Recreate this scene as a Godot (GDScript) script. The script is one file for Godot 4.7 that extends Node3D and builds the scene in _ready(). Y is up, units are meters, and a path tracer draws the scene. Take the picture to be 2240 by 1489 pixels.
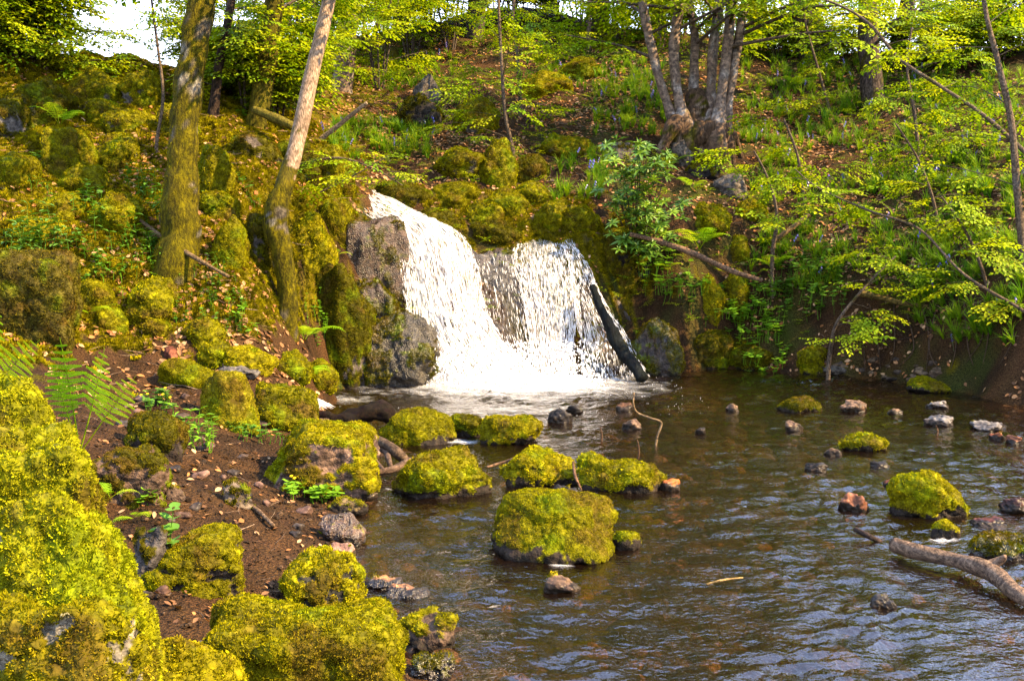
extends Node3D
# A woodland stream below a small waterfall. Units are metres, the water stands at y = 0.

const EYE := Vector3(0, 1.6, 0)
const FOCAL := 2291.0          # focal length in pixels of the 2240 x 1489 photograph
const PITCH := -0.0888

var rng := RandomNumberGenerator.new()
var N := {}
var M := {}
var taken := {}
var spheres := {}
var forward := Vector3(0, sin(PITCH), -cos(PITCH))
var upward := Vector3(0, cos(PITCH), sin(PITCH))

# ------------------------------------------------------------------ small helpers
func at(x: float, y: float, d: float) -> Vector3:
	return EYE + d * (forward + (x - 1120.0) / FOCAL * Vector3.RIGHT + (744.5 - y) / FOCAL * upward)

func size_at(p: Vector3) -> float:              # metres per photograph pixel at a point
	return maxf((p - EYE).dot(forward), 0.5) / FOCAL

func rnd(a: float, b: float) -> float:
	return rng.randf_range(a, b)

func noise(key: String, s: int, f: float, octaves := 3, kind := FastNoiseLite.TYPE_SIMPLEX_SMOOTH) -> FastNoiseLite:
	var n := FastNoiseLite.new()
	n.seed = s
	n.frequency = f
	n.noise_type = kind
	n.fractal_octaves = octaves
	if octaves < 2:
		n.fractal_type = FastNoiseLite.FRACTAL_NONE
	N[key] = n
	return n

func numbered(called: String) -> String:
	if not taken.has(called):
		taken[called] = 0
		return called
	taken[called] += 1
	return "%s_%03d" % [called, taken[called]]

func tag(o: Node, label: String, category: String, group := "") -> void:
	o.set_meta("label", label)
	o.set_meta("category", category)
	if group:
		o.set_meta("group", group)

func thing(called: String, label: String, category: String, where := Vector3.ZERO, group := "") -> Node3D:
	var o := Node3D.new()
	o.name = numbered(called)
	add_child(o)
	o.position = where
	tag(o, label, category, group)
	return o

func part(parent: Node, called: String, mesh: Mesh, mat: Material, xf := Transform3D()) -> MeshInstance3D:
	var o := MeshInstance3D.new()
	o.name = called
	o.mesh = mesh
	o.material_override = mat
	o.transform = xf
	parent.add_child(o, true)
	return o

func setting(called: String, mesh: Mesh, mat: Material) -> MeshInstance3D:
	var o := part(self, called, mesh, mat)
	o.set_meta("kind", "structure")
	return o

func scatter(parent: Node, called: String, mesh: Mesh, mat: Material, xf: Array, tint: PackedColorArray, kind := "stuff") -> MultiMeshInstance3D:
	if xf.is_empty():
		return null
	var m := MultiMesh.new()
	m.transform_format = MultiMesh.TRANSFORM_3D
	m.use_colors = true
	m.mesh = mesh
	m.instance_count = xf.size()
	for i in xf.size():
		m.set_instance_transform(i, xf[i])
		m.set_instance_color(i, tint[i])
	var o := MultiMeshInstance3D.new()
	o.name = called
	o.multimesh = m
	o.material_override = mat
	if kind:
		o.set_meta("kind", kind)
	parent.add_child(o, true)
	return o

func stand(p: Vector3, n: Vector3, turn: float, s: Vector3) -> Transform3D:    # y axis along n
	var side := n.cross(Vector3(0.3, 0.1, 0.9)).normalized()
	var b := Basis(side, n, side.cross(n)) * Basis(Vector3.UP, turn)
	return Transform3D(b.scaled_local(s), p)

class Shape:
	var v := PackedVector3Array()
	var c := PackedColorArray()
	var uv := PackedVector2Array()
	var i := PackedInt32Array()
	func put(p: Vector3, col := Color.WHITE, t := Vector2.ZERO) -> int:
		v.append(p)
		c.append(col)
		uv.append(t)
		return v.size() - 1
	func tri(a: int, b: int, d: int) -> void:
		i.append(a)
		i.append(b)
		i.append(d)
	func quad(a: int, b: int, d: int, e: int) -> void:
		tri(a, b, d)
		tri(a, d, e)
	func normals() -> PackedVector3Array:
		var n := PackedVector3Array()
		n.resize(v.size())
		for k in range(0, i.size(), 3):
			var a := i[k]
			var b := i[k + 1]
			var d := i[k + 2]
			var x := (v[d] - v[a]).cross(v[b] - v[a])
			n[a] += x
			n[b] += x
			n[d] += x
		for k in n.size():
			n[k] = n[k].normalized() if n[k].length_squared() > 1e-20 else Vector3.UP
		return n
	func mesh(given := PackedVector3Array(), with_uv := false) -> ArrayMesh:
		var a := []
		a.resize(Mesh.ARRAY_MAX)
		a[Mesh.ARRAY_VERTEX] = v
		a[Mesh.ARRAY_NORMAL] = given if given.size() else normals()
		a[Mesh.ARRAY_COLOR] = c
		if with_uv:
			a[Mesh.ARRAY_TEX_UV] = uv
		a[Mesh.ARRAY_INDEX] = i
		var m := ArrayMesh.new()
		m.add_surface_from_arrays(Mesh.PRIMITIVE_TRIANGLES, a)
		return m
	func tube(p: PackedVector3Array, r: PackedFloat32Array, sides: int, col: Callable, rough := 0.0, wob: FastNoiseLite = null) -> void:
		var first := v.size()
		var t0 := (p[1] - p[0]).normalized()
		var u := t0.cross(Vector3(0.37, 0.21, 0.9)).normalized()
		for k in p.size():
			var t := (p[mini(k + 1, p.size() - 1)] - p[maxi(k - 1, 0)]).normalized()
			u = (u - t * u.dot(t)).normalized()
			var w := t.cross(u)
			for s in sides:
				var g := TAU * s / sides
				var dir := u * cos(g) + w * sin(g)
				var q := p[k] + dir * r[k]
				if wob:
					q += dir * r[k] * rough * wob.get_noise_3dv(q)
				put(q, col.call(q, dir, float(k) / (p.size() - 1)), Vector2(float(s) / sides, float(k)))
		for k in p.size() - 1:
			for s in sides:
				var a := first + k * sides + s
				var b := first + k * sides + (s + 1) % sides
				quad(a, b, b + sides, a + sides)
		var e := put(p[p.size() - 1], c[c.size() - 1])
		var z := put(p[0], c[first])
		for s in sides:
			tri(first + (p.size() - 1) * sides + s, first + (p.size() - 1) * sides + (s + 1) % sides, e)
			tri(first + (s + 1) % sides, first + s, z)

func smooth(points: Array, steps: int) -> Array:        # [[Vector3, radius], ...] -> finer, Catmull-Rom
	var p := PackedVector3Array()
	var r := PackedFloat32Array()
	for k in points.size() - 1:
		var a = points[maxi(k - 1, 0)]
		var b = points[k]
		var c = points[k + 1]
		var d = points[mini(k + 2, points.size() - 1)]
		for s in steps:
			var t := float(s) / steps
			p.append((b[0] as Vector3).cubic_interpolate(c[0], a[0], d[0], t))
			r.append(lerpf(b[1], c[1], t))
	p.append(points[-1][0])
	r.append(points[-1][1])
	return [p, r]

func shade(c: Color, k: float) -> Color:
	return Color(c.r * k, c.g * k, c.b * k, 1)

func mixed(a: Color, b: Color, t: float) -> Color:
	return a.lerp(b, clampf(t, 0, 1))

# ------------------------------------------------------------------ materials
func picture(f: FastNoiseLite, size: int, lo: float, hi: float, tint := Color.WHITE, contrast := 1.0) -> ImageTexture:
	var src := f.get_seamless_image(size, size)
	var im := Image.create(size, size, false, Image.FORMAT_RGB8)
	for y in size:
		for x in size:
			var g := clampf((src.get_pixel(x, y).r - 0.5) * contrast + 0.5, 0, 1)
			g = lerpf(lo, hi, g)
			im.set_pixel(x, y, Color(lerpf(tint.r, 1, g) * g, lerpf(tint.g, 1, g) * g, lerpf(tint.b, 1, g) * g))
	return ImageTexture.create_from_image(im)

func surface(called: String, rough: float, tex: Texture2D = null, scale := 1.0, bump: Texture2D = null, bump_cm := 0.0) -> StandardMaterial3D:
	var m := StandardMaterial3D.new()
	m.resource_name = called
	m.vertex_color_use_as_albedo = true
	m.roughness = rough
	m.metallic_specular = 0.2
	m.uv1_triplanar = true
	m.uv1_world_triplanar = true
	m.uv1_scale = Vector3.ONE * scale
	if tex:
		m.albedo_texture = tex
	if bump:
		m.heightmap_enabled = true
		m.heightmap_texture = bump
		m.heightmap_scale = bump_cm
	M[called] = m
	return m

func leaf_material(called: String, backlight: float) -> StandardMaterial3D:
	var m := StandardMaterial3D.new()
	m.resource_name = called
	m.vertex_color_use_as_albedo = true
	m.roughness = 0.5
	m.metallic_specular = 0.2
	m.cull_mode = BaseMaterial3D.CULL_DISABLED
	m.backlight_enabled = true
	m.backlight = Color(backlight, backlight, backlight * 0.35).linear_to_srgb()
	M[called] = m
	return m

func make_materials() -> void:
	noise("a", 11, 0.9, 4)
	noise("b", 23, 2.6, 3)
	noise("c", 37, 8.0, 3)
	noise("d", 41, 25.0, 2)
	noise("fine", 53, 60.0, 1)
	noise("cell", 61, 1.5, 1, FastNoiseLite.TYPE_CELLULAR)
	noise("ripple", 101, 3.4, 3)
	noise("chop", 103, 13.0, 3)
	for k in ["ripple", "chop"]:
		N[k].fractal_type = FastNoiseLite.FRACTAL_RIDGED
		N[k].domain_warp_enabled = true
		N[k].domain_warp_amplitude = 0.22 if k == "ripple" else 0.06
		N[k].domain_warp_frequency = 1.6 if k == "ripple" else 5.0
	var t1 := FastNoiseLite.new()
	t1.seed = 5
	t1.frequency = 0.02
	t1.fractal_octaves = 5
	t1.fractal_gain = 0.7
	var t2 := FastNoiseLite.new()
	t2.seed = 9
	t2.frequency = 0.06
	t2.fractal_octaves = 4
	t2.fractal_gain = 0.75
	var grain := picture(t1, 512, 0.45, 1.0, Color(0.9, 0.92, 1.0), 2.0)
	var speck := picture(t2, 512, 0.4, 1.0, Color(1, 0.95, 0.8), 2.2)
	var relief := picture(t2, 512, 0.0, 1.0, Color.WHITE, 1.6)
	surface("stone", 0.8, grain, 1.2, relief, 0.8)
	surface("wet_stone", 0.34, grain, 1.3, relief, 1.5)
	M.wet_stone.metallic_specular = 0.42
	surface("river_rock", 0.38, grain, 0.9, relief, 0.25)
	surface("soil", 0.9, speck, 1.4, relief, 2.5)
	surface("bark", 0.85, grain, 2.2, relief, 2.2)
	M.bark.uv1_scale = Vector3(3.0, 0.9, 3.0)
	surface("smooth_bark", 0.6, grain, 1.1, relief, 0.35)
	surface("bare_wood", 0.6, speck, 1.0, relief, 0.5)
	M.bare_wood.uv1_scale = Vector3(2.6, 0.5, 2.6)
	surface("wood", 0.8, grain, 3.0, relief, 0.6)
	surface("bed", 0.6, speck, 1.2, relief, 1.5)
	leaf_material("leaf", 0.9)
	leaf_material("thick_leaf", 0.35)
	M.thick_leaf.roughness = 0.32
	M.thick_leaf.metallic_specular = 0.5
	leaf_material("moss", 0.55)
	M.moss.roughness = 0.9
	M.moss.metallic_specular = 0.08
	M.moss.backlight = Color(0.55, 0.55, 0.1).linear_to_srgb()
	leaf_material("dry_leaf", 0.25)
	M.dry_leaf.roughness = 0.7
	# water: a thin clear sheet, brown with peat
	var w := StandardMaterial3D.new()
	w.resource_name = "water"
	w.transparency = BaseMaterial3D.TRANSPARENCY_ALPHA
	w.albedo_color = Color(Color(0.005, 0.0025, 0.001).linear_to_srgb(), 0.58)
	w.roughness = 0.03
	w.metallic_specular = 0.5
	var wn := FastNoiseLite.new()
	wn.seed = 77
	wn.frequency = 0.016
	wn.fractal_octaves = 3
	var wi := wn.get_seamless_image(512, 512)
	wi.bump_map_to_normal_map(9.0)
	w.normal_enabled = true
	w.normal_texture = ImageTexture.create_from_image(wi)
	w.normal_scale = 0.65
	w.uv1_triplanar = true
	w.uv1_world_triplanar = true
	w.uv1_scale = Vector3(2.1, 2.1, 2.6)
	M.water = w
	# broken white water: noise cut by alpha
	var f := StandardMaterial3D.new()
	f.resource_name = "white_water"
	f.vertex_color_use_as_albedo = true
	f.roughness = 0.4
	f.transparency = BaseMaterial3D.TRANSPARENCY_ALPHA
	f.cull_mode = BaseMaterial3D.CULL_DISABLED
	var fn := FastNoiseLite.new()
	fn.seed = 88
	fn.frequency = 0.05
	fn.fractal_octaves = 4
	fn.fractal_gain = 0.6
	var fs := fn.get_seamless_image(512, 512)
	var fi := Image.create(512, 512, false, Image.FORMAT_RGBA8)
	for y in 512:
		for x in 512:
			var g := fs.get_pixel(x, y).r
			fi.set_pixel(x, y, Color(1, 1, 1, clampf((g - 0.5) * 3.6 + 0.5, 0, 1)))
	f.albedo_texture = ImageTexture.create_from_image(fi)
	f.backlight_enabled = true
	f.backlight = Color(0.7, 0.7, 0.7).linear_to_srgb()
	M.white_water = f
	var dm := StandardMaterial3D.new()
	dm.resource_name = "droplets"
	dm.vertex_color_use_as_albedo = true
	dm.roughness = 0.25
	dm.backlight_enabled = true
	dm.backlight = Color(0.8, 0.8, 0.8)
	M.droplets = dm

# ------------------------------------------------------------------ terrain
var knots: Array = []
var coarse := PackedFloat32Array()
const GX0 := -15.0
const GZ0 := -34.0
const GS := 0.25
const GW := 121
const GH := 149

func knot(x: float, y: float, d: float) -> void:
	knots.append(at(x, y, d))

func solve_terrain() -> void:
	# columns of points read off the photograph: picture x, then pairs of picture y and distance
	for col in [
		[620, 1180, 5.2, 1000, 7.2, 760, 10.0, 650, 10.7, 500, 11.7, 400, 12.5, 300, 14.0, 200, 17.0, 120, 20.0],
		[400, 1400, 3.7, 1000, 6.6, 800, 9.0, 720, 9.5, 600, 10.1, 450, 11.1, 350, 12.0, 250, 13.2, 195, 14.2],
		[330, 1250, 4.4, 1130, 5.0, 960, 6.4],
		[100, 850, 7.2, 740, 8.7, 565, 9.6, 450, 10.4, 380, 11.0, 280, 12.0, 200, 13.0, 150, 13.8],
		[230, 840, 7.9, 700, 9.5, 560, 10.0, 400, 11.4, 300, 12.4, 220, 13.4, 150, 14.3],
		[-100, 850, 6.5, 600, 9.0, 400, 10.5, 250, 12.0, 100, 13.5],
		[800, 520, 13.0, 440, 13.7, 400, 14.2, 330, 15.5, 230, 18.0, 150, 21.0],
		[720, 520, 12.5, 440, 12.9, 360, 14.0, 260, 16.0],
		[1000, 810, 12.9, 650, 13.3, 560, 13.6, 470, 14.0, 400, 14.6, 300, 16.2, 200, 18.6, 100, 21.5],
		[1130, 810, 13.0, 650, 13.5, 540, 13.8, 470, 14.2, 400, 14.9, 300, 16.6, 200, 18.8, 100, 21.5, 40, 23.5],
		[1300, 800, 13.3, 650, 13.6, 540, 13.9, 440, 14.6, 350, 15.6, 250, 17.5, 150, 20.0, 80, 22.5],
		[1500, 780, 13.6, 700, 13.7, 600, 13.9, 500, 14.3, 400, 15.2, 330, 16.1, 200, 18.2, 110, 20.5],
		[1700, 790, 13.5, 720, 13.7, 600, 14.1, 500, 14.7, 400, 15.6, 300, 17.0, 200, 19.0, 110, 21.5],
		[1900, 800, 12.8, 740, 13.0, 660, 13.15, 600, 13.5, 500, 14.2, 400, 15.2, 300, 16.6, 200, 18.3, 120, 20.5],
		[2100, 840, 11.6, 760, 11.8, 690, 12.0, 600, 12.4, 500, 13.0, 400, 13.9, 300, 15.1, 200, 16.8, 115, 19.0],
		[2240, 860, 10.6, 800, 10.8, 700, 11.0, 550, 11.8, 400, 13.0, 300, 14.2, 200, 16.0, 110, 18.3],
	]:
		for k in range(1, col.size(), 2):
			knot(col[0], col[k], col[k + 1])
	# the water's edge, slightly under water, from the camera up the left bank, round the pool and back down the right
	for e in [[990, 1489], [960, 1390], [850, 1330], [800, 1260], [780, 1180], [780, 1140], [800, 1090], [815, 1040], [815, 990], [700, 905], [725, 862], [850, 845], [960, 838], [1100, 825], [1250, 818], [1400, 812], [1560, 812], [1700, 815], [1850, 832], [2000, 850], [2120, 868], [2240, 890]]:
		var p := at(e[0], e[1], 1.0) - EYE
		knots.append(EYE + p * (EYE.y + 0.03) / -p.y)
	# the stream bed
	for e in [[1150, 1400], [1150, 1200], [1050, 1050], [1500, 1400], [1900, 1400], [2240, 1450], [1400, 1200], [1800, 1200], [2200, 1200], [1300, 1050], [1700, 1050], [2150, 1050], [1000, 930], [1300, 930], [1700, 930], [2100, 960], [900, 880], [1200, 870], [1500, 870], [1800, 870]]:
		var p := at(e[0], e[1], 1.0) - EYE
		knots.append(EYE + p * (EYE.y + rnd(0.13, 0.24)) / -p.y)
	for p in [Vector3(0.3, -.2, -2.5), Vector3(0.6, -.2, 0), Vector3(3, -.25, -2), Vector3(6, -.25, -4), Vector3(5, -.25, -7), Vector3(6, -.2, -9), Vector3(4, -.25, 1.5), Vector3(8, -.2, 0), Vector3(7.5, .1, -9.5), Vector3(9.5, .5, -6), Vector3(11, 1.2, -1), Vector3(9, 1.8, -11), Vector3(11, 2.5, -9), Vector3(13, 3.0, -4), Vector3(12, 5.0, -16), Vector3(9, 4.6, -17),
			Vector3(-0.35, .03, -3.4), Vector3(-0.75, .12, -3.6), Vector3(-0.9, .2, -2.0), Vector3(-0.3, .05, -1.0), Vector3(-0.4, .1, 1.5), Vector3(-2.2, .4, -3.0), Vector3(-2.6, .6, -1.0), Vector3(-4.5, 1.2, -4.0), Vector3(-5, 1.6, 0), Vector3(-8, 2.6, -6), Vector3(-9, 3.2, -12), Vector3(-9, 2.6, 0), Vector3(-1.05, .12, -5.0), Vector3(-0.95, .1, -4.3),
			# behind the crests
			Vector3(-6, 3.4, -19), Vector3(-10, 3.0, -24), Vector3(-3, 5.6, -22), Vector3(-5, 3.6, -30), Vector3(0, 7.4, -26), Vector3(0, 6.8, -32), Vector3(4, 6.3, -24), Vector3(5, 4.8, -29), Vector3(8, 5.2, -23), Vector3(9, 4.2, -28), Vector3(13, 4.6, -22), Vector3(13, 4, -30), Vector3(-13, 2.5, -16)]:
		knots.append(p)
	var n := knots.size()
	var a: Array = []
	for i in n + 3:
		var row := PackedFloat64Array()
		row.resize(n + 4)
		a.append(row)
	for i in n:
		for j in n:
			var r2: float = Vector2(knots[i].x - knots[j].x, knots[i].z - knots[j].z).length_squared()
			a[i][j] = 0.5 * r2 * log(r2 + 1e-9) + (0.02 if i == j else 0.0)
		a[i][n] = 1.0
		a[i][n + 1] = knots[i].x
		a[i][n + 2] = knots[i].z
		a[n][i] = 1.0
		a[n + 1][i] = knots[i].x
		a[n + 2][i] = knots[i].z
		a[i][n + 3] = knots[i].y
	var size := n + 3
	for k in size:
		var best := k
		for i in range(k + 1, size):
			if absf(a[i][k]) > absf(a[best][k]):
				best = i
		var swap: PackedFloat64Array = a[k]
		a[k] = a[best]
		a[best] = swap
		var pivot: PackedFloat64Array = a[k]
		for i in range(k + 1, size):
			var row: PackedFloat64Array = a[i]
			var f := row[k] / pivot[k]
			if f != 0.0:
				for j in range(k, size + 1):
					row[j] -= f * pivot[j]
				a[i] = row
	var w := PackedFloat64Array()
	w.resize(size)
	for k in range(size - 1, -1, -1):
		var row: PackedFloat64Array = a[k]
		var s := row[size]
		for j in range(k + 1, size):
			s -= row[j] * w[j]
		w[k] = s / row[k]
	var kx := PackedFloat64Array()
	var kz := PackedFloat64Array()
	for p in knots:
		kx.append(p.x)
		kz.append(p.z)
	coarse.resize(GW * GH)
	for iz in GH:
		var z := GZ0 + iz * GS
		for ix in GW:
			var x := GX0 + ix * GS
			var h := w[n] + w[n + 1] * x + w[n + 2] * z
			for k in n:
				var dx := x - kx[k]
				var dz := z - kz[k]
				var r2 := dx * dx + dz * dz
				h += w[k] * 0.5 * r2 * log(r2 + 1e-9)
			coarse[iz * GW + ix] = clampf(h, -0.4, 9.0)

func base_height(x: float, z: float) -> float:
	var fx := clampf((x - GX0) / GS, 0, GW - 1.001)
	var fz := clampf((z - GZ0) / GS, 0, GH - 1.001)
	var ix := int(fx)
	var iz := int(fz)
	fx -= ix
	fz -= iz
	var k := iz * GW + ix
	return lerpf(lerpf(coarse[k], coarse[k + 1], fx), lerpf(coarse[k + GW], coarse[k + GW + 1], fx), fz)

func height(x: float, z: float) -> float:
	var h := base_height(x, z)
	var out := maxf(maxf(absf(x) - 15.0, -z - 34.0), z - 3.0)
	if out > 0:
		h = lerpf(h, minf(h, 3.5), clampf(out / 40.0, 0, 1))
	var dry := clampf((h - 0.05) / 0.5, 0.0, 1.0)
	var rough: float = 0.10 * N.a.get_noise_2d(x, z) + 0.05 * N.b.get_noise_2d(x, z) + 0.018 * N.c.get_noise_2d(x, z)
	# lumps of buried rock on the left slope
	var left := clampf((-x - 1.6) * 0.8, 0, 1) * clampf((h - 0.9) * 2.0, 0, 1)
	rough += left * 0.16 * (0.5 - N.cell.get_noise_2d(x, z)) * 0.6
	return h + rough * lerpf(0.3, 1.0, dry)

func slope_normal(x: float, z: float) -> Vector3:
	var e := 0.06
	return Vector3(height(x - e, z) - height(x + e, z), 2 * e, height(x, z - e) - height(x, z + e)).normalized()

func hit(x: float, y: float, water := true, start := 1.5) -> Vector3:     # where a line of sight meets the ground or the water
	var dir := at(x, y, 1.0) - EYE
	var d := start
	while d < 45.0:
		var p := EYE + dir * d
		var h := height(p.x, p.z)
		if water:
			h = maxf(h, 0.0)
		if p.y < h:
			var lo := d - 0.06
			for k in 6:
				var m := (lo + d) * 0.5
				p = EYE + dir * m
				h = height(p.x, p.z)
				if water:
					h = maxf(h, 0.0)
				if p.y < h:
					d = m
				else:
					lo = m
			return EYE + dir * d
		d += 0.06
	return EYE + dir * 30.0

const SOIL := Color(0.040, 0.023, 0.011)
const MOSS := Color(0.225, 0.180, 0.003)
const MOSS_DARK := Color(0.070, 0.062, 0.003)
const MOSS_BRIGHT := Color(0.36, 0.30, 0.004)
const LITTER := Color(0.115, 0.058, 0.022)
const GREEN := Color(0.055, 0.085, 0.010)
const STONE := Color(0.15, 0.12, 0.095)

func mossy_at(x: float, z: float, h: float) -> float:       # how far moss covers the ground, by place
	var left := clampf((-x - 1.5) * 0.9, 0, 1) * clampf((h - 0.55) * 2.5, 0, 1)
	var ledge := clampf(1.2 - absf(x - 0.4) * 0.5, 0, 1) * clampf(1.0 - absf(z + 14.2) * 1.1, 0, 1)
	return maxf(left * 0.8, ledge) * 0.9 - 0.3

func ground_color(x: float, y: float, z: float) -> Color:
	if y < 0.02:
		var t: float = N.c.get_noise_2d(x, z) * 0.5 + 0.5
		return mixed(Color(0.070, 0.032, 0.009), Color(0.105, 0.047, 0.012), t)
	var m: float = mossy_at(x, z, y) + 0.5 * N.b.get_noise_2d(x + 9, z) + 0.25 * N.c.get_noise_2d(x, z + 5)
	var c := mixed(SOIL, LITTER, 0.5 + 0.9 * N.b.get_noise_2d(x, z - 7))
	if z < -11.0 and x > -2:
		c = mixed(c, GREEN, 0.12 + 1.2 * N.a.get_noise_2d(x * 1.5, z * 1.5))
	if m > 0.12:
		c = mixed(MOSS_DARK, MOSS, 0.55 + 1.1 * N.c.get_noise_2d(x + 3, z))
	return c

func lines_of(lo: float, hi: float, step: float, far: float) -> PackedFloat32Array:
	var out := PackedFloat32Array()
	var x := lo
	var s := step
	var before := []
	while x > -far:
		s *= 1.35
		x -= s
		before.push_front(x)
	for b in before:
		out.append(b)
	x = lo
	while x < hi:
		out.append(x)
		x += step
	s = step
	while x < far:
		out.append(x)
		s *= 1.35
		x += s
	return out

func make_ground() -> void:
	var xs := lines_of(-7.0, 8.0, 0.065, 400)
	var zs := lines_of(-24.0, 0.0, 0.075, 400)
	var s := Shape.new()
	for z in zs:
		for x in xs:
			var h := height(x, z)
			s.put(Vector3(x, h, z), ground_color(x, h, z))
	var w := xs.size()
	for k in zs.size() - 1:
		for j in w - 1:
			var a := k * w + j
			s.quad(a, a + 1, a + w + 1, a + w)
	setting("ground", s.mesh(), M.soil)

# ------------------------------------------------------------------ water
func wave(x: float, z: float) -> float:
	var fast: float = clampf(0.8 + 1.7 * N.a.get_noise_2d(x * 0.9 + 40, z * 0.9), 0.12, 1.8)
	var near_fall := clampf((-z - 10.0) / 2.0, 0, 1)
	var h: float = 0.014 * N.b.get_noise_2d(x * 0.9 + 5, z) + 0.012 * N.ripple.get_noise_2d(x, z * 1.15) * fast
	h += 0.0058 * N.chop.get_noise_2d(x, z * 1.1) * fast
	return h * (1.0 + near_fall)

func make_water() -> void:
	var s := Shape.new()
	var zs := PackedFloat32Array()
	var z := 4.0
	while z > -3.3:
		zs.append(z)
		z -= 0.35
	while z > -13.9:
		zs.append(z)
		z -= 0.018 + 0.0028 * (-z - 3.3)
	var w := 300
	for q in zs:
		for j in w:
			var x := lerpf(-3.2, 8.6, float(j) / (w - 1))
			s.put(Vector3(x, wave(x, q), q))
	for k in zs.size() - 1:
		for j in w - 1:
			var a := k * w + j
			s.quad(a, a + w, a + w + 1, a + 1)
	setting("stream_water", s.mesh(), M.water)

# ------------------------------------------------------------------ rocks
func sphere(level: int) -> Array:      # unit vertices and triangles of a subdivided icosahedron
	if spheres.has(level):
		return spheres[level]
	var v := PackedVector3Array()
	var f := PackedInt32Array()
	if level == 0:
		var t := (1.0 + sqrt(5.0)) / 2.0
		for p in [[-1, t, 0], [1, t, 0], [-1, -t, 0], [1, -t, 0], [0, -1, t], [0, 1, t], [0, -1, -t], [0, 1, -t], [t, 0, -1], [t, 0, 1], [-t, 0, -1], [-t, 0, 1]]:
			v.append(Vector3(p[0], p[1], p[2]).normalized())
		f = PackedInt32Array([0, 5, 11, 0, 1, 5, 0, 7, 1, 0, 10, 7, 0, 11, 10, 1, 9, 5, 5, 4, 11, 11, 2, 10, 10, 6, 7, 7, 8, 1, 3, 4, 9, 3, 2, 4, 3, 6, 2, 3, 8, 6, 3, 9, 8, 4, 5, 9, 2, 11, 4, 6, 10, 2, 8, 7, 6, 9, 1, 8])
	else:
		var old := sphere(level - 1)
		v = (old[0] as PackedVector3Array).duplicate()
		var g: PackedInt32Array = old[1]
		var mids := {}
		for k in range(0, g.size(), 3):
			var m := [0, 0, 0]
			for e in 3:
				var a := g[k + e]
				var b := g[k + (e + 1) % 3]
				var key := mini(a, b) * 1000000 + maxi(a, b)
				if not mids.has(key):
					mids[key] = v.size()
					v.append((v[a] + v[b]).normalized())
				m[e] = mids[key]
			f.append_array([g[k], m[0], m[2], g[k + 1], m[1], m[0], g[k + 2], m[2], m[1], m[0], m[1], m[2]])
	spheres[level] = [v, f]
	return spheres[level]

var tuft: ArrayMesh
func make_tuft() -> void:       # a pinch of moss about 1 m across, scaled down where it is used
	var s := Shape.new()
	var r := RandomNumberGenerator.new()
	r.seed = 4
	for k in 16:
		var g := r.randf() * TAU
		var q := Vector3(cos(g), 0, sin(g)) * sqrt(r.randf()) * 0.75
		var lean := Vector3(cos(g), 0, sin(g)) * r.randf_range(0.1, 0.5) + Vector3(r.randf_range(-.2, .2), 0, r.randf_range(-.2, .2))
		var tip := q + lean + Vector3(0, r.randf_range(0.5, 1.0), 0)
		var side := Vector3(-sin(g + r.randf()), 0, cos(g)) * 0.16
		var c := shade(Color(0.8, 0.8, 0.8), r.randf_range(0.55, 1.25))
		var mid := (q + tip) * 0.5 + lean * 0.1
		var a := s.put(q - side * 0.4 - Vector3(0, .2, 0), c)
		var b := s.put(mid - side, c)
		var d := s.put(mid + side, c)
		var e := s.put(tip, c)
		s.tri(a, b, d)
		s.tri(b, e, d)
	tuft = s.mesh()

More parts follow.
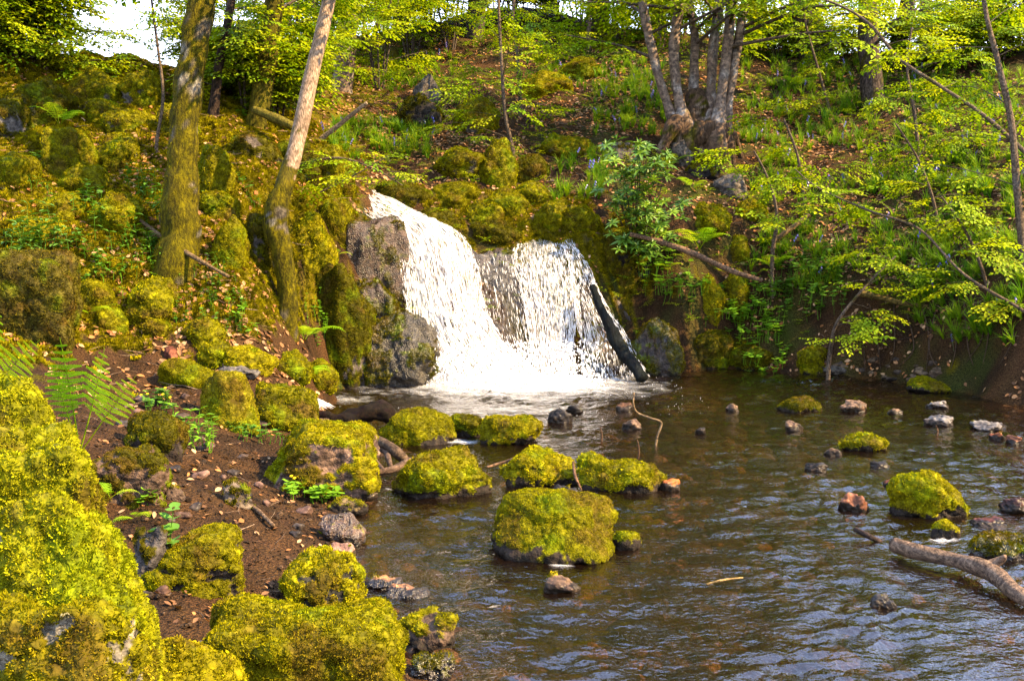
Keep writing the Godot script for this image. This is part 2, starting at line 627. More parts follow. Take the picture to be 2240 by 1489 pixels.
# a rock: half sizes, boxiness, seed, cover of moss (-1 bare to 1 all over), tones
func rock_shape(half: Vector3, boxy: float, sd: int, cover: float, stone: Color, level: int, cuts: int, dent: Vector3, mosses: Array) -> Array:
	var r := RandomNumberGenerator.new()
	r.seed = sd
	var ball := sphere(level)
	var unit: PackedVector3Array = ball[0]
	var planes := []
	for k in cuts:
		var d := Vector3(r.randf_range(-1, 1), r.randf_range(-0.4, 1.1), r.randf_range(-1, 1)).normalized()
		planes.append([d, r.randf_range(0.66, 0.98)])
	var o := Vector3(r.randf() * 50, r.randf() * 50, r.randf() * 50)
	var s := Shape.new()
	var mean := (half.x + half.y + half.z) / 3.0
	for u in unit:
		var rad := pow(pow(absf(u.x), boxy) + pow(absf(u.y), boxy) + pow(absf(u.z), boxy), -1.0 / boxy)
		for p in planes:
			var c: float = u.dot(p[0])
			if c > 0.05:
				var lim: float = p[1] / c
				if rad > lim:
					rad = lerpf(rad, lim, 0.92)
		rad *= 1.0 + 0.26 * N.a.get_noise_3dv(u * 0.9 + o) + 0.08 * N.b.get_noise_3dv(u * 0.9 + o)
		var q := u * rad
		if dent.z > 0 and q.y > 0:           # a saddle in the top
			var dx := (q.x - dent.x) / dent.y
			q.y *= 1.0 - dent.z * exp(-dx * dx)
		s.put(q * half)
	s.i = (ball[1] as PackedInt32Array).duplicate()
	var n := s.normals()
	var mask := PackedFloat32Array()
	for k in s.v.size():
		var q: Vector3 = s.v[k]
		var m: float = cover + 0.45 * n[k].y + 0.85 * N.b.get_noise_3dv(q / mean * 0.35 + o) + 0.35 * N.c.get_noise_3dv(q * 1.2 + o)
		mask.append(m)
		var lump: float = N.c.get_noise_3dv(q * 0.9 + o) * 0.5 + 0.5
		var fine: float = N.d.get_noise_3dv(q + o)
		if m > 0:
			s.v[k] = q + n[k] * (0.008 + 0.018 * lump + 0.006 * fine) * clampf(m * 6, 0, 1)
			var patch: float = N.b.get_noise_3dv(q * 1.1 + o + Vector3(7, 3, 5))
			var c: Color = mixed(mosses[0], mosses[1], lump * 1.2 - 0.1 + 0.5 * patch)
			if patch < -0.22:
				c = c.lerp(Color(0.13, 0.075, 0.010), clampf((-patch - 0.22) * 4.0, 0, 0.6))
			elif patch > 0.25:
				c = c.lerp(Color(0.14, 0.20, 0.003), clampf((patch - 0.25) * 4.0, 0, 0.6))
			s.c[k] = shade(c, 0.8 + 0.3 * fine)
		else:
			s.v[k] = q + n[k] * (0.014 * N.c.get_noise_3dv(q * 1.3 + o) + 0.004 * fine)
			s.c[k] = shade(stone, 0.85 + 0.5 * N.b.get_noise_3dv(q * 2 + o) + 0.2 * fine)
	return [s, mask]

# a rock where the photograph shows it: middle x, top and foot in picture y, width in pixels
func rock(called: String, label: String, x: float, top: float, foot: float, wide: float, o := {}) -> Node3D:
	var where: Vector3 = o.get("point", Vector3.ZERO)
	if where == Vector3.ZERO:
		where = at(x, foot, o.dist) if o.has("dist") else hit(x, foot)
	var px := size_at(where)
	var half := Vector3(wide * px * 0.5, 0, wide * px * 0.5 * o.get("deep", 0.8))
	var centre := where + Vector3(0, 0, -half.z * 0.85)
	var t := at(x, top, (centre - EYE).dot(forward))
	var tall: float = maxf(t.y - where.y, 0.03)
	var sunk: float = tall * o.get("sunk", 0.35)
	half.y = (tall + sunk) * 0.5
	var root := thing(called, label, o.get("category", "rock"), Vector3(t.x, where.y, centre.z), o.get("group", ""))
	root.rotation.y = o.get("turn", 0.0)
	root.rotation.z = o.get("tilt", 0.0)
	var sd: int = o.get("seed", int(x * 7 + top * 3))
	var near := (where - EYE).length()
	var level: int = o.get("level", 5 if wide > 140 else (4 if wide > 45 else 3))
	var made := rock_shape(half, o.get("boxy", 3.0), sd, o.get("cover", 0.4), o.get("stone", STONE), level, o.get("cuts", 9), o.get("dent", Vector3.ZERO), o.get("mosses", [MOSS_DARK, MOSS]))
	var s: Shape = made[0]
	var lift := Vector3(0, half.y - sunk, 0)
	var foot_y := root.position.y
	for k in s.v.size():
		s.v[k] += lift
		var y := s.v[k].y + foot_y
		if y < 0.10:
			var washed: float = 0.035 + 0.06 * N.c.get_noise_3dv(s.v[k]) + 0.04 * N.b.get_noise_3dv(s.v[k] + root.position)
			if y < washed:
				made[1][k] = -1.0
				s.c[k] = shade(Color(0.035, 0.026, 0.018), 0.9 + 0.4 * N.c.get_noise_3dv(s.v[k] * 2))
	var n := s.normals()
	part(root, "stone", s.mesh(n), o.get("mat", M.wet_stone if o.get("wet", false) else M.stone))
	dress(root, s, n, made[1], near, o)
	return root

func dress(root: Node3D, s: Shape, n: PackedVector3Array, mask: PackedFloat32Array, near: float, o := {}) -> void:
	# tufts of moss on the mossy faces that can be seen from about the camera's place
	var xf := []
	var tint := PackedColorArray()
	var size: float = o.get("tuft", (0.0045 + 0.0010 * near) * rnd(0.75, 1.6))
	var b := root.basis
	var dense: float = o.get("dense", 1.0)
	var bright: Color = o.get("mosses", [MOSS_DARK, MOSS, MOSS_BRIGHT])[-1]
	for k in range(0, s.i.size(), 3):
		var i0 := s.i[k]
		var i1 := s.i[k + 1]
		var i2 := s.i[k + 2]
		var m := (mask[i0] + mask[i1] + mask[i2]) / 3.0
		if m < 0.02:
			continue
		var mid := (s.v[i0] + s.v[i1] + s.v[i2]) / 3.0
		var wn := b * n[i0]
		var wp := root.position + b * mid
		if wp.y < -0.02 or wn.dot((EYE - wp).normalized()) < -0.35:
			continue
		var area := (s.v[i1] - s.v[i0]).cross(s.v[i2] - s.v[i0]).length() * 0.5
		var many := area / (size * size) * 0.55 * dense
		var count := int(many) + (1 if rng.randf() < many - int(many) else 0)
		for j in count:
			var u := rng.randf()
			var w := rng.randf()
			if u + w > 1:
				u = 1 - u
				w = 1 - w
			var p := s.v[i0] + (s.v[i1] - s.v[i0]) * u + (s.v[i2] - s.v[i0]) * w
			var g := rnd(0.7, 1.5) * size
			var up := (n[i0] + Vector3(rnd(-.35, .35), rnd(-.35, .25), rnd(-.35, .35))).normalized()
			xf.append(stand(p, up, rnd(0, TAU), Vector3(g, g * rnd(0.2, 0.75), g)))
			var c := s.c[i0].lerp(bright, 0.35 * rng.randf())
			tint.append(shade(c, rnd(0.8, 1.7)))
	var made := scatter(root, "moss", tuft, M.moss, xf, tint)


# ------------------------------------------------------------------ falling water
var streak: ArrayMesh
func make_streak() -> void:
	var s := Shape.new()
	s.put(Vector3(0, 1, 0))
	s.put(Vector3(0, -1.2, 0))
	for k in 4:
		var g := TAU * k / 4
		s.put(Vector3(cos(g), 0.1, sin(g)))
	for k in 4:
		s.tri(0, 2 + k, 2 + (k + 1) % 4)
		s.tri(1, 2 + (k + 1) % 4, 2 + k)
	streak = s.mesh()

func edge_at(e: Array, t: float) -> Vector3:
	var k := clampf(t, 0, 0.9999) * (e.size() - 1)
	var i := int(k)
	var a: Vector3 = at(e[i][0], e[i][1], e[i][2])
	var b: Vector3 = at(e[i + 1][0], e[i + 1][1], e[i + 1][2])
	var p: Vector3 = at(e[maxi(i - 1, 0)][0], e[maxi(i - 1, 0)][1], e[maxi(i - 1, 0)][2])
	var q: Vector3 = at(e[mini(i + 2, e.size() - 1)][0], e[mini(i + 2, e.size() - 1)][1], e[mini(i + 2, e.size() - 1)][2])
	return a.cubic_interpolate(b, p, q, k - i)

# a sheet of falling water between two edges; full is how closed it is, strands how many loose strands hang before it
func cascade(root: Node3D, called: String, left: Array, right: Array, full: float, strands: int, relief: float, turn := 0.0, start := 1.0) -> void:
	var nu := 40
	var nv := 110
	var s := Shape.new()
	var pts := []
	for j in nv + 1:
		var v := float(j) / nv
		var a := edge_at(left, v)
		var b := edge_at(right, v)
		for i in nu + 1:
			var u := float(i) / nu
			pts.append(a.lerp(b, u))
	var across: float = (pts[nu] - pts[0]).length()
	for j in nv + 1:
		for i in nu + 1:
			var p: Vector3 = pts[j * (nu + 1) + i]
			var tu: Vector3 = pts[j * (nu + 1) + mini(i + 1, nu)] - pts[j * (nu + 1) + maxi(i - 1, 0)]
			var tv: Vector3 = pts[mini(j + 1, nv) * (nu + 1) + i] - pts[maxi(j - 1, 0) * (nu + 1) + i]
			var n := tu.cross(tv).normalized()
			if n.dot(EYE - p) < 0:
				n = -n
			var u := float(i) / nu
			var v := float(j) / nv
			var x := u * across * 1.6
			var bulge: float = sin(PI * u) * relief
			var st: float = N.c.get_noise_2d(x * 2.2 + turn, v * 1.2 + turn) * 0.6 + N.d.get_noise_2d(x * 1.6 + turn, v * 1.6) * 0.35 + N.b.get_noise_2d(x * 2 + turn, v * 4) * 0.5
			var rim := minf(u, 1 - u) * 7.0
			var a := clampf(0.05 + rim * 0.6, 0, 1) * full * lerpf(start, 1.0, smoothstep(0.0, 0.3, v)) * clampf(1.0 + 1.5 * st, 0.0, 2.0)
			s.put(p + n * (bulge + relief * 0.8 * st), Color(0.80, 0.79, 0.76, clampf(a, 0, 1)), Vector2(x * 3.6 + turn, v * 0.42))
	for j in nv:
		for i in nu:
			var a := j * (nu + 1) + i
			s.quad(a, a + nu + 1, a + nu + 2, a + 1)
	var sheet := part(root, called, s.mesh(PackedVector3Array(), true), M.white_water)
	var xf := []
	var tint := PackedColorArray()
	for k in strands:
		var u := rnd(-0.06, 1.06)
		if rng.randf() < 0.5:
			u = 0.5 + 0.56 * signf(rnd(-1, 1)) * pow(rng.randf(), 0.4)
		var v := pow(rng.randf(), 0.7)
		var dens: float = N.c.get_noise_2d(u * across * 4 + turn, v * 2.0)
		if rng.randf() > 0.55 + minf(full, 1.0) * 0.3 + dens * 1.2:
			continue
		var a := edge_at(left, v)
		var b := edge_at(right, v)
		var a2 := edge_at(left, minf(v + 0.03, 1))
		var b2 := edge_at(right, minf(v + 0.03, 1))
		var p := a + (b - a) * u
		var down := (a2 + (b2 - a2) * u - p)
		if down.length() < 0.001:
			down = Vector3.DOWN
		down = down.normalized()
		p += Vector3(rnd(-.01, .01), 0, 1).normalized() * (rnd(0.0, 0.09) + relief * 0.5)
		var g := rnd(0.0014, 0.0038)
		var l := g * rnd(2.0, 22.0)
		xf.append(stand(p, (-down + Vector3(rnd(-.08, .08), 0, rnd(-.08, .08))).normalized(), rnd(0, 6), Vector3(g, l, g)))
		tint.append(shade(Color(0.88, 0.86, 0.83), rnd(0.8, 1.0)))
	scatter(root, "strands", streak, M.droplets, xf, tint)

func make_falls() -> void:
	make_streak()
	var root := Node3D.new()
	root.name = "waterfall_water"
	add_child(root)
	root.set_meta("kind", "structure")
	root.set_meta("label", "white water tumbling over the rock step into the pool")
	cascade(root, "main_cascade", [[765, 428, 13.95], [790, 455, 13.6], [850, 500, 13.25], [880, 560, 12.95], [893, 640, 12.8], [908, 720, 12.66], [930, 790, 12.5], [965, 850, 12.2]],
		[[840, 428, 14.1], [905, 462, 13.8], [1000, 510, 13.5], [1035, 575, 13.15], [1052, 660, 13.0], [1085, 730, 12.8], [1140, 790, 12.55], [1190, 850, 12.15]], 1.9, 9000, 0.09, 0.0, 0.4)
	cascade(root, "thin_cascade", [[1015, 560, 13.35], [1030, 600, 13.2], [1040, 660, 13.1], [1055, 720, 13.0], [1090, 780, 12.8], [1110, 835, 12.5]],
		[[1135, 560, 13.5], [1140, 600, 13.35], [1150, 660, 13.25], [1155, 720, 13.1], [1165, 780, 12.95], [1180, 835, 12.6]], 0.10, 1500, 0.05, 7.3)
	cascade(root, "side_cascade", [[1140, 524, 14.1], [1126, 558, 13.6], [1140, 620, 13.3], [1155, 690, 13.15], [1165, 760, 13.0], [1170, 845, 12.4]],
		[[1222, 522, 14.2], [1238, 556, 13.75], [1250, 620, 13.4], [1255, 690, 13.2], [1250, 760, 13.05], [1260, 845, 12.4]], 0.55, 4600, 0.06, 13.1, 0.22)
	cascade(root, "veil_cascade", [[1230, 530, 13.85], [1245, 580, 13.6], [1255, 640, 13.4], [1265, 700, 13.25], [1275, 760, 13.1], [1280, 835, 12.6]],
		[[1250, 525, 13.95], [1285, 580, 13.7], [1310, 640, 13.5], [1345, 700, 13.35], [1380, 760, 13.2], [1410, 820, 12.8]], 0.13, 3200, 0.05, 21.7, 0.6)
	cascade(root, "gully_cascade", [[585, 843, 9.9], [615, 850, 9.75], [650, 868, 9.6], [690, 893, 9.4]], [[600, 838, 10.1], [640, 845, 10.0], [680, 865, 9.9], [725, 885, 9.8]], 0.6, 600, 0.02, 31.0)
	# foam that drifts off below the falls: a rumpled sheet whose holes are cut out
	var s := Shape.new()
	var w := 150
	var rows := 110
	for k in rows:
		var z := lerpf(-13.0, -9.0, float(k) / (rows - 1))
		for j in w:
			var x := lerpf(-2.6, 4.2, float(j) / (w - 1))
			var dx := (x - 0.05) / (1.0 + 0.35 * clampf((z + 12.4) * 0.8, 0, 2))
			var dz := (z + 12.35)
			var far := sqrt(dx * dx * 0.62 + dz * dz * 0.75 * (1.0 if dz > 0 else 3.0))
			var a: float = 0.92 - far * 0.66 + 0.30 * N.b.get_noise_2d(x * 0.8, z * 2.2) + 0.12 * N.c.get_noise_2d(x, z * 2)
			var lift: float = clampf(a - 0.45, 0, 1) * 0.14 * (0.5 + N.b.get_noise_2d(x * 1.5, z * 1.5)) + clampf(a - 0.6, 0, 1) * 0.05 * N.c.get_noise_2d(x, z)
			s.put(Vector3(x, wave(x, z) + 0.006 + maxf(lift, 0), z), Color(0.82, 0.82, 0.80, clampf((a - 0.12) * 1.7, 0, 1)), Vector2(x * 2.2, z * 4.0))
	for k in rows - 1:
		for j in w - 1:
			var a := k * w + j
			s.quad(a, a + 1, a + w + 1, a + w)
	part(root, "foam", s.mesh(PackedVector3Array(), true), M.white_water)
	# broken white water in the riffles and behind stones: [picture x, picture y, half width, half length, strength]
	for f in [[1003, 968, 0.2, 0.12, 0.75], [2068, 1184, 0.1, 0.04, 0.8], [1228, 1238, 0.08, 0.04, 0.8], [1140, 895, 0.9, 0.4, 0.38], [760, 875, 0.4, 0.4, 0.42]]:
		var c := hit(f[0], f[1])
		var b := Shape.new()
		for k in 25:
			for j in 25:
				var x: float = c.x + f[2] * (j / 12.0 - 1.0)
				var z: float = c.z + f[3] * (k / 12.0 - 1.0)
				var far := Vector2(j / 12.0 - 1.0, k / 12.0 - 1.0).length()
				var a: float = (f[4] * (0.85 if f[4] < 0.6 else 1.0) + 0.30 * N.c.get_noise_2d(x, z * 1.3) + 0.30 * N.b.get_noise_2d(x * 1.4, z * 2)) * clampf(1.6 - 1.6 * far, 0, 1)
				b.put(Vector3(x, wave(x, z) + 0.004, z), Color(0.80, 0.80, 0.78, clampf((a - 0.15) * 1.2, 0, 1)), Vector2(x * 8.0, z * 13.0))
		for k in 24:
			for j in 24:
				var a := k * 25 + j
				b.quad(a, a + 1, a + 26, a + 25)
		part(root, "riffle_foam", b.mesh(PackedVector3Array(), true), M.white_water)
	# spray thrown up at the foot and loose bubbles on the pool
	var xf := []
	var tint := PackedColorArray()
	for k in 5200:
		var g := rnd(0.003, 0.011)
		var x := rnd(-0.95, 0.9) + rnd(-.2, .25)
		var z := rnd(-12.5, -11.9)
		xf.append(stand(Vector3(x, pow(rng.randf(), 2.5) * 0.5, z), Vector3(rnd(-.5, .5), 1, rnd(-.5, .5)).normalized(), 0, Vector3(g, g * rnd(1, 3), g)))
		tint.append(Color(0.93, 0.94, 0.94))
	for k in 900:
		var x := rnd(-2.0, 2.0)
		var z := rnd(-12.8, -9.6)
		if N.b.get_noise_2d(x * 0.7, z * 1.6) < 0.12:
			continue
		var g := rnd(0.0015, 0.004)
		xf.append(stand(Vector3(x, wave(x, z) + g * 0.2, z), Vector3.UP, 0, Vector3(g, g * 0.8, g)))
		tint.append(Color(0.93, 0.94, 0.94))
	scatter(root, "spray", streak, M.droplets, xf, tint)

# ------------------------------------------------------------------ leaves
var sprays := []
var litter_leaf: ArrayMesh
var grass_tuft: ArrayMesh
var bluebell: ArrayMesh
var herb_leaf: ArrayMesh
var round_leaf: ArrayMesh
var whorl: ArrayMesh
var fronds := []

func leaf_into(s: Shape, p: Vector3, along: Vector3, up: Vector3, l: float, w: float, c: Color, fold := 0.25, droop := 0.15) -> void:
	var side := along.cross(up).normalized()
	var a := s.put(p, c)
	var m1 := p + along * l * 0.38 - up * l * droop * 0.2
	var tip := p + along * l - up * l * droop
	var x := s.put(m1 + side * w * 0.5 + up * w * fold, c)
	var y := s.put(m1 - side * w * 0.5 + up * w * fold, c)
	var m2 := p + along * l * 0.72 - up * l * droop * 0.55
	var x2 := s.put(m2 + side * w * 0.33 + up * w * fold * 0.6, c)
	var y2 := s.put(m2 - side * w * 0.33 + up * w * fold * 0.6, c)
	var t := s.put(tip, c)
	var b := s.put(m1 * 0.5 + m2 * 0.5, c)
	s.tri(a, x, b)
	s.tri(a, b, y)
	s.tri(x, x2, b)
	s.tri(y, b, y2)
	s.tri(x2, t, b)
	s.tri(b, t, y2)

func small_leaf(s: Shape, p: Vector3, along: Vector3, up: Vector3, l: float, w: float, c: Color) -> void:
	var side := along.cross(up).normalized()
	var a := s.put(p, c)
	var x := s.put(p + along * l * 0.45 + side * w * 0.5 + up * w * 0.15, c)
	var y := s.put(p + along * l * 0.45 - side * w * 0.5 + up * w * 0.15, c)
	var t := s.put(p + along * l - up * l * 0.12, c)
	s.tri(a, x, t)
	s.tri(a, t, y)

func make_leaves() -> void:
	var r := RandomNumberGenerator.new()
	r.seed = 31
	var twig := Color(0.25, 0.16, 0.10)
	for k in 4:                       # a flat beech spray about 0.55 m long, pointing along +z
		var s := Shape.new()
		for b in 5:
			var g := (0.0 if b == 0 else (0.55 + 0.25 * r.randf()) * (1 if b % 2 else -1))
			var from := Vector3(0, 0, 0.02 + 0.09 * b) if b else Vector3.ZERO
			var l := 0.5 if b == 0 else r.randf_range(0.16, 0.30)
			var dir := Vector3(sin(g), r.randf_range(-0.12, 0.1), cos(g)).normalized()
			var p := PackedVector3Array([from, from + dir * l * 0.5 + Vector3(0, 0.01, 0), from + dir * l - Vector3(0, 0.03, 0)])
			s.tube(p, PackedFloat32Array([0.003, 0.0022, 0.001]), 3, func(_q, _d, _t): return twig)
			var count := int(l / 0.036)
			for j in count:
				var t := (j + 0.8) / count
				var q := from + dir * l * t - Vector3(0, 0.03 * t * t, 0)
				var h := g + (0.85 + r.randf_range(-.3, .3)) * (1 if j % 2 else -1) * (0.3 if j == count - 1 else 1.0)
				var along := Vector3(sin(h), r.randf_range(-0.45, 0.15), cos(h)).normalized()
				var up := Vector3(r.randf_range(-.45, .45), 1, r.randf_range(-.45, .45)).normalized()
				small_leaf(s, q, along, up, r.randf_range(0.045, 0.072), r.randf_range(0.032, 0.046), shade(Color(0.86, 0.86, 0.86), r.randf_range(0.7, 1.15)))
		sprays.append(s.mesh())
	var s := Shape.new()              # a dry curled leaf, 1 long
	var c := Color.WHITE
	var pts := [Vector3(0, 0, -0.5), Vector3(0.26, 0.16, -0.2), Vector3(-0.26, 0.10, -0.22), Vector3(0, 0.0, -0.1), Vector3(0.33, 0.20, 0.15), Vector3(-0.30, 0.16, 0.12), Vector3(0, 0.04, 0.2), Vector3(0.02, 0.17, 0.5)]
	for q in pts:
		s.put(q, c)
	for t in [[0, 1, 3], [0, 3, 2], [1, 4, 6], [1, 6, 3], [2, 3, 6], [2, 6, 5], [4, 7, 6], [5, 6, 7]]:
		s.tri(t[0], t[1], t[2])
	litter_leaf = s.mesh()
	s = Shape.new()                   # arching bluebell leaves, 1 tall
	for k in 15:
		var g := r.randf() * TAU
		var l := r.randf_range(0.7, 1.15)
		var dir := Vector3(cos(g), 0, sin(g))
		var side := Vector3(-sin(g), 0, cos(g)) * 0.028
		var lean := r.randf_range(0.25, 0.9)
		var last := [-1, -1]
		var col := shade(Color.WHITE, r.randf_range(0.7, 1.15))
		for j in 5:
			var t := j / 4.0
			var p := dir * (0.05 + lean * t * t * l * 0.9) + Vector3(0, l * (t - 0.55 * lean * t * t), 0)
			var wd := side * (1.0 - 0.85 * t)
			var a := s.put(p - wd, col)
			var b := s.put(p + wd, col)
			if j:
				s.quad(last[0], last[1], b, a)
			last = [a, b]
	grass_tuft = s.mesh()
	s = Shape.new()                   # a nodding stalk of bluebells, 1 tall
	var stalk := PackedVector3Array([Vector3.ZERO, Vector3(0.02, 0.5, 0), Vector3(0.08, 0.9, 0), Vector3(0.2, 1.0, 0)])
	s.tube(stalk, PackedFloat32Array([0.014, 0.012, 0.01, 0.006]), 3, func(_q, _d, _t): return Color(0.10, 0.14, 0.05))
	for k in 8:
		var t := 0.6 + 0.05 * k
		var q := Vector3(0.03 + 0.02 * k, t + 0.02, 0)
		var g := k * 2.1
		var out := Vector3(cos(g) * 0.5, -0.7, sin(g) * 0.5)
		small_leaf(s, q, out.normalized(), Vector3(0.3, 0.6, 0.2).normalized(), 0.13, 0.075, Color(0.10, 0.08, 0.40))
	bluebell = s.mesh()
	s = Shape.new()
	leaf_into(s, Vector3.ZERO, Vector3(0, 0, 1), Vector3.UP, 1.0, 0.42, Color.WHITE)
	herb_leaf = s.mesh()
	s = Shape.new()
	var centre := s.put(Vector3(0, -0.03, 0.35), c)
	for k in 11:
		var g := -PI * 0.5 + TAU * (k + 0.5) / 11
		s.put(Vector3(cos(g) * 0.5, 0.03 * sin(k * 2.0) + 0.05, 0.42 + sin(g) * 0.46), c)
	for k in 10:
		s.tri(centre, centre + 2 + k, centre + 1 + k)
	round_leaf = s.mesh()
	s = Shape.new()                   # a whorl of long leathery leaves, 1 across
	for k in 9:
		var g := TAU * k / 9 + r.randf_range(-.2, .2)
		var along := Vector3(cos(g), r.randf_range(-0.15, 0.5), sin(g)).normalized()
		leaf_into(s, Vector3.ZERO, along, Vector3(-cos(g) * 0.3, 1, -sin(g) * 0.3).normalized(), r.randf_range(0.42, 0.6), 0.17, shade(Color.WHITE, r.randf_range(0.75, 1.1)))
	for k in 4:
		var g := TAU * k / 4 + 0.4
		leaf_into(s, Vector3(0, 0.05, 0), Vector3(cos(g), 1.4, sin(g)).normalized(), Vector3(-cos(g), 0.5, -sin(g)).normalized(), 0.3, 0.11, Color(1.1, 1.15, 0.8))
	whorl = s.mesh()
	for k in 4:
		fronds.append(frond_mesh(k + 3, 17 if k < 2 else 13, k < 2))
	for k in 2:
		fronds.append(frond_mesh(k + 9, 9, true, 0.42, 0.14, 0.66))

func frond_mesh(sd: int, pairs: int, fine: bool, start := 0.24, most := 1.0, broad := 1.0) -> ArrayMesh:      # 1 long, rising along +y and arching to +z
	var r := RandomNumberGenerator.new()
	r.seed = sd
	var s := Shape.new()
	var p := Vector3.ZERO
	var line := PackedVector3Array([p])
	var dirs := []
	var bend := r.randf_range(0.7, 1.15) * most
	var steps := 24
	for k in steps:
		var t := float(k) / steps
		var g := 1.45 - bend * t - 0.9 * most * t * t * t
		var d := Vector3(0.03 * sin(t * 5 + sd), sin(g), cos(g))
		dirs.append(d)
		p += d / steps
		line.append(p)
	dirs.append(dirs[-1])
	var rad := PackedFloat32Array()
	for k in steps + 1:
		rad.append(lerpf(0.008, 0.0015, float(k) / steps))
	var stalk := Color(0.75, 0.62, 0.22)
	s.tube(line, rad, 4, func(_q, _d, t): return stalk.lerp(Color(0.9, 1, 0.6), t))
	for k in pairs:
		var t := start + (0.99 - start) * k / pairs
		var i := int(t * steps)
		var q := line[i].lerp(line[mini(i + 1, steps)], t * steps - i)
		var d: Vector3 = dirs[i]
		var f := (t - start) / (1.0 - start)
		var l := 0.25 * (sin(PI * pow(f * 0.93 + 0.07, 0.62))) * r.randf_range(0.9, 1.05) * broad + 0.012
		for side: float in [-1.0, 1.0]:
			var nrm: Vector3 = d.cross(Vector3(side, 0, 0)).normalized() * side
			nrm = nrm if nrm.y > 0 else -nrm
			var along: Vector3 = (Vector3(side, 0, 0) + d * 0.35 + Vector3(0, -0.12, 0) + nrm * r.randf_range(-.12, .12)).normalized()
			var cross: Vector3 = along.cross(nrm).normalized()
			var col := shade(Color.WHITE, r.randf_range(0.85, 1.12))
			var n := 9 if fine else 5
			for j in n:
				var u := (j + 0.5) / n
				var b: Vector3 = q + along * l * u - Vector3(0, 0.10 * l * u * u, 0)
				var w := l * (0.11 if start < 0.3 else 0.17) * (1.0 - 0.75 * u) + 0.004
				for e in [-1, 1]:
					small_leaf(s, b, (cross * e + along * 0.45).normalized(), nrm, w, l * 1.25 / n + 0.003, col)
	return s.mesh()

const FRESH := [Color(0.085, 0.165, 0.003), Color(0.215, 0.300, 0.004), Color(0.350, 0.385, 0.006)]
func fresh() -> Color:
	var t := rng.randf()
	return shade(FRESH[0].lerp(FRESH[1], t * 2) if t < 0.5 else FRESH[1].lerp(FRESH[2], t * 2 - 1), rnd(0.95, 1.35))

class Crown:
	var xf := [[], [], [], []]
	var tint := [PackedColorArray(), PackedColorArray(), PackedColorArray(), PackedColorArray()]

func spray(c: Crown, p: Vector3, yaw: float, s: float, col: Color) -> void:
	var k := rng.randi() % 4
	var b := Basis(Vector3.UP, yaw) * Basis(Vector3.RIGHT, rnd(-0.15, 0.5)) * Basis(Vector3.BACK, rnd(-0.35, 0.35))
	c.xf[k].append(Transform3D(b.scaled_local(Vector3.ONE * s), p))
	c.tint[k].append(col)

func crown(parent: Node, c: Crown, mat: Material = null) -> void:
	var holder := Node3D.new()
	holder.name = "crown"
	parent.add_child(holder, true)
	for k in 4:
		scatter(holder, "leaves", sprays[k], mat if mat else M.leaf, c.xf[k], c.tint[k])

func branch_to(s: Shape, a: Vector3, b: Vector3, r: float, col: Callable) -> PackedVector3Array:
	var m := a.lerp(b, 0.5) + Vector3(rnd(-.1, .1), rnd(0.02, 0.14), rnd(-.1, .1)) * a.distance_to(b)
	var made := smooth([[a, r], [m, r * 0.65], [b, r * 0.25]], 4)
	s.tube(made[0], made[1], 5, col)
	return made[0]

# leafy boughs off a stem: each a branch with flat sprays along it
func boughs(s: Shape, c: Crown, line: PackedVector3Array, from: float, count: int, reach: float, per: int, size: float, col: Callable, lean := Vector3.ZERO, thick := 0.012) -> void:
	for k in count:
		var t := lerpf(from, 1.0, (k + rng.randf()) / count)
		var i := mini(int(t * (line.size() - 1)), line.size() - 2)
		var a := line[i].lerp(line[i + 1], t * (line.size() - 1) - i)
		var g := rnd(0, TAU)
		var l := reach * rnd(0.55, 1.1) * lerpf(1.0, 0.55, (t - from) / maxf(1.0 - from, 0.01))
		var b := a + (Vector3(cos(g), rnd(0.0, 0.5), sin(g)) + lean).normalized() * l
		var way := branch_to(s, a, b, thick * (0.6 + l * 0.4), col)
		for j in per:
			var u := pow(rng.randf(), 0.6)
			var m := mini(int(u * (way.size() - 1)), way.size() - 2)
			var p := way[m].lerp(way[m + 1], u * (way.size() - 1) - m)
			var y := atan2(b.x - a.x, b.z - a.z) + rnd(-1.3, 1.3)
			spray(c, p + Vector3(rnd(-.12, .12), rnd(-.1, .08), rnd(-.12, .12)) * reach * 0.5, y, size * rnd(0.7, 1.25), fresh())

# ------------------------------------------------------------------ trees
func bark(base: Color, green: Color, cover: float, pale: Color, pale_share := -0.5) -> Callable:
	return func(q: Vector3, dir: Vector3, t: float) -> Color:
		var m: float = cover + 0.7 * N.b.get_noise_3dv(q * 0.8) + 0.35 * N.c.get_noise_3dv(q) + 0.2 * dir.y - 0.12 * t
		var f: float = 0.85 + 0.4 * N.c.get_noise_3d(q.x * 2, q.y * 0.5, q.z * 2)
		if m > 0:
			return shade(mixed(MOSS_DARK, green, 0.5 + 0.8 * N.c.get_noise_3dv(q + Vector3(3, 1, 2))), f)
		if N.b.get_noise_3dv(q * 1.3 + Vector3(8, 0, 0)) < pale_share:
			return shade(pale, f)
		return shade(base, f)

func line_of(path: Array) -> Array:      # [[x, y, distance, radius in pixels], ...] of the photograph -> points and radii
	var out := []
	for p in path:
		out.append([at(p[0], p[1], p[2]), p[3] * p[2] / FOCAL])
	return out

func trunk_into(root: Node3D, called: String, path: Array, col: Callable, mat: Material, sides := 14, rough := 0.25, mossy := 0.0) -> PackedVector3Array:
	var l := line_of(path)
	for p in l:
		p[0] -= root.position
	var made := smooth(l, 7)
	var s := Shape.new()
	var off := root.position
	s.tube(made[0], made[1], sides, func(q, d, t): return col.call(q + off, d, t), rough, N.b)
	var n := s.normals()
	var o := part(root, called, s.mesh(n), mat)
	if mossy > 0:
		var mask := PackedFloat32Array()
		for k in s.v.size():
			mask.append(1.0 if s.c[k].g > s.c[k].b * 4.0 else -1.0)
		dress(root, s, n, mask, (root.position - EYE).length(), {"dense": mossy, "tuft": 0.014})
	return made[0]


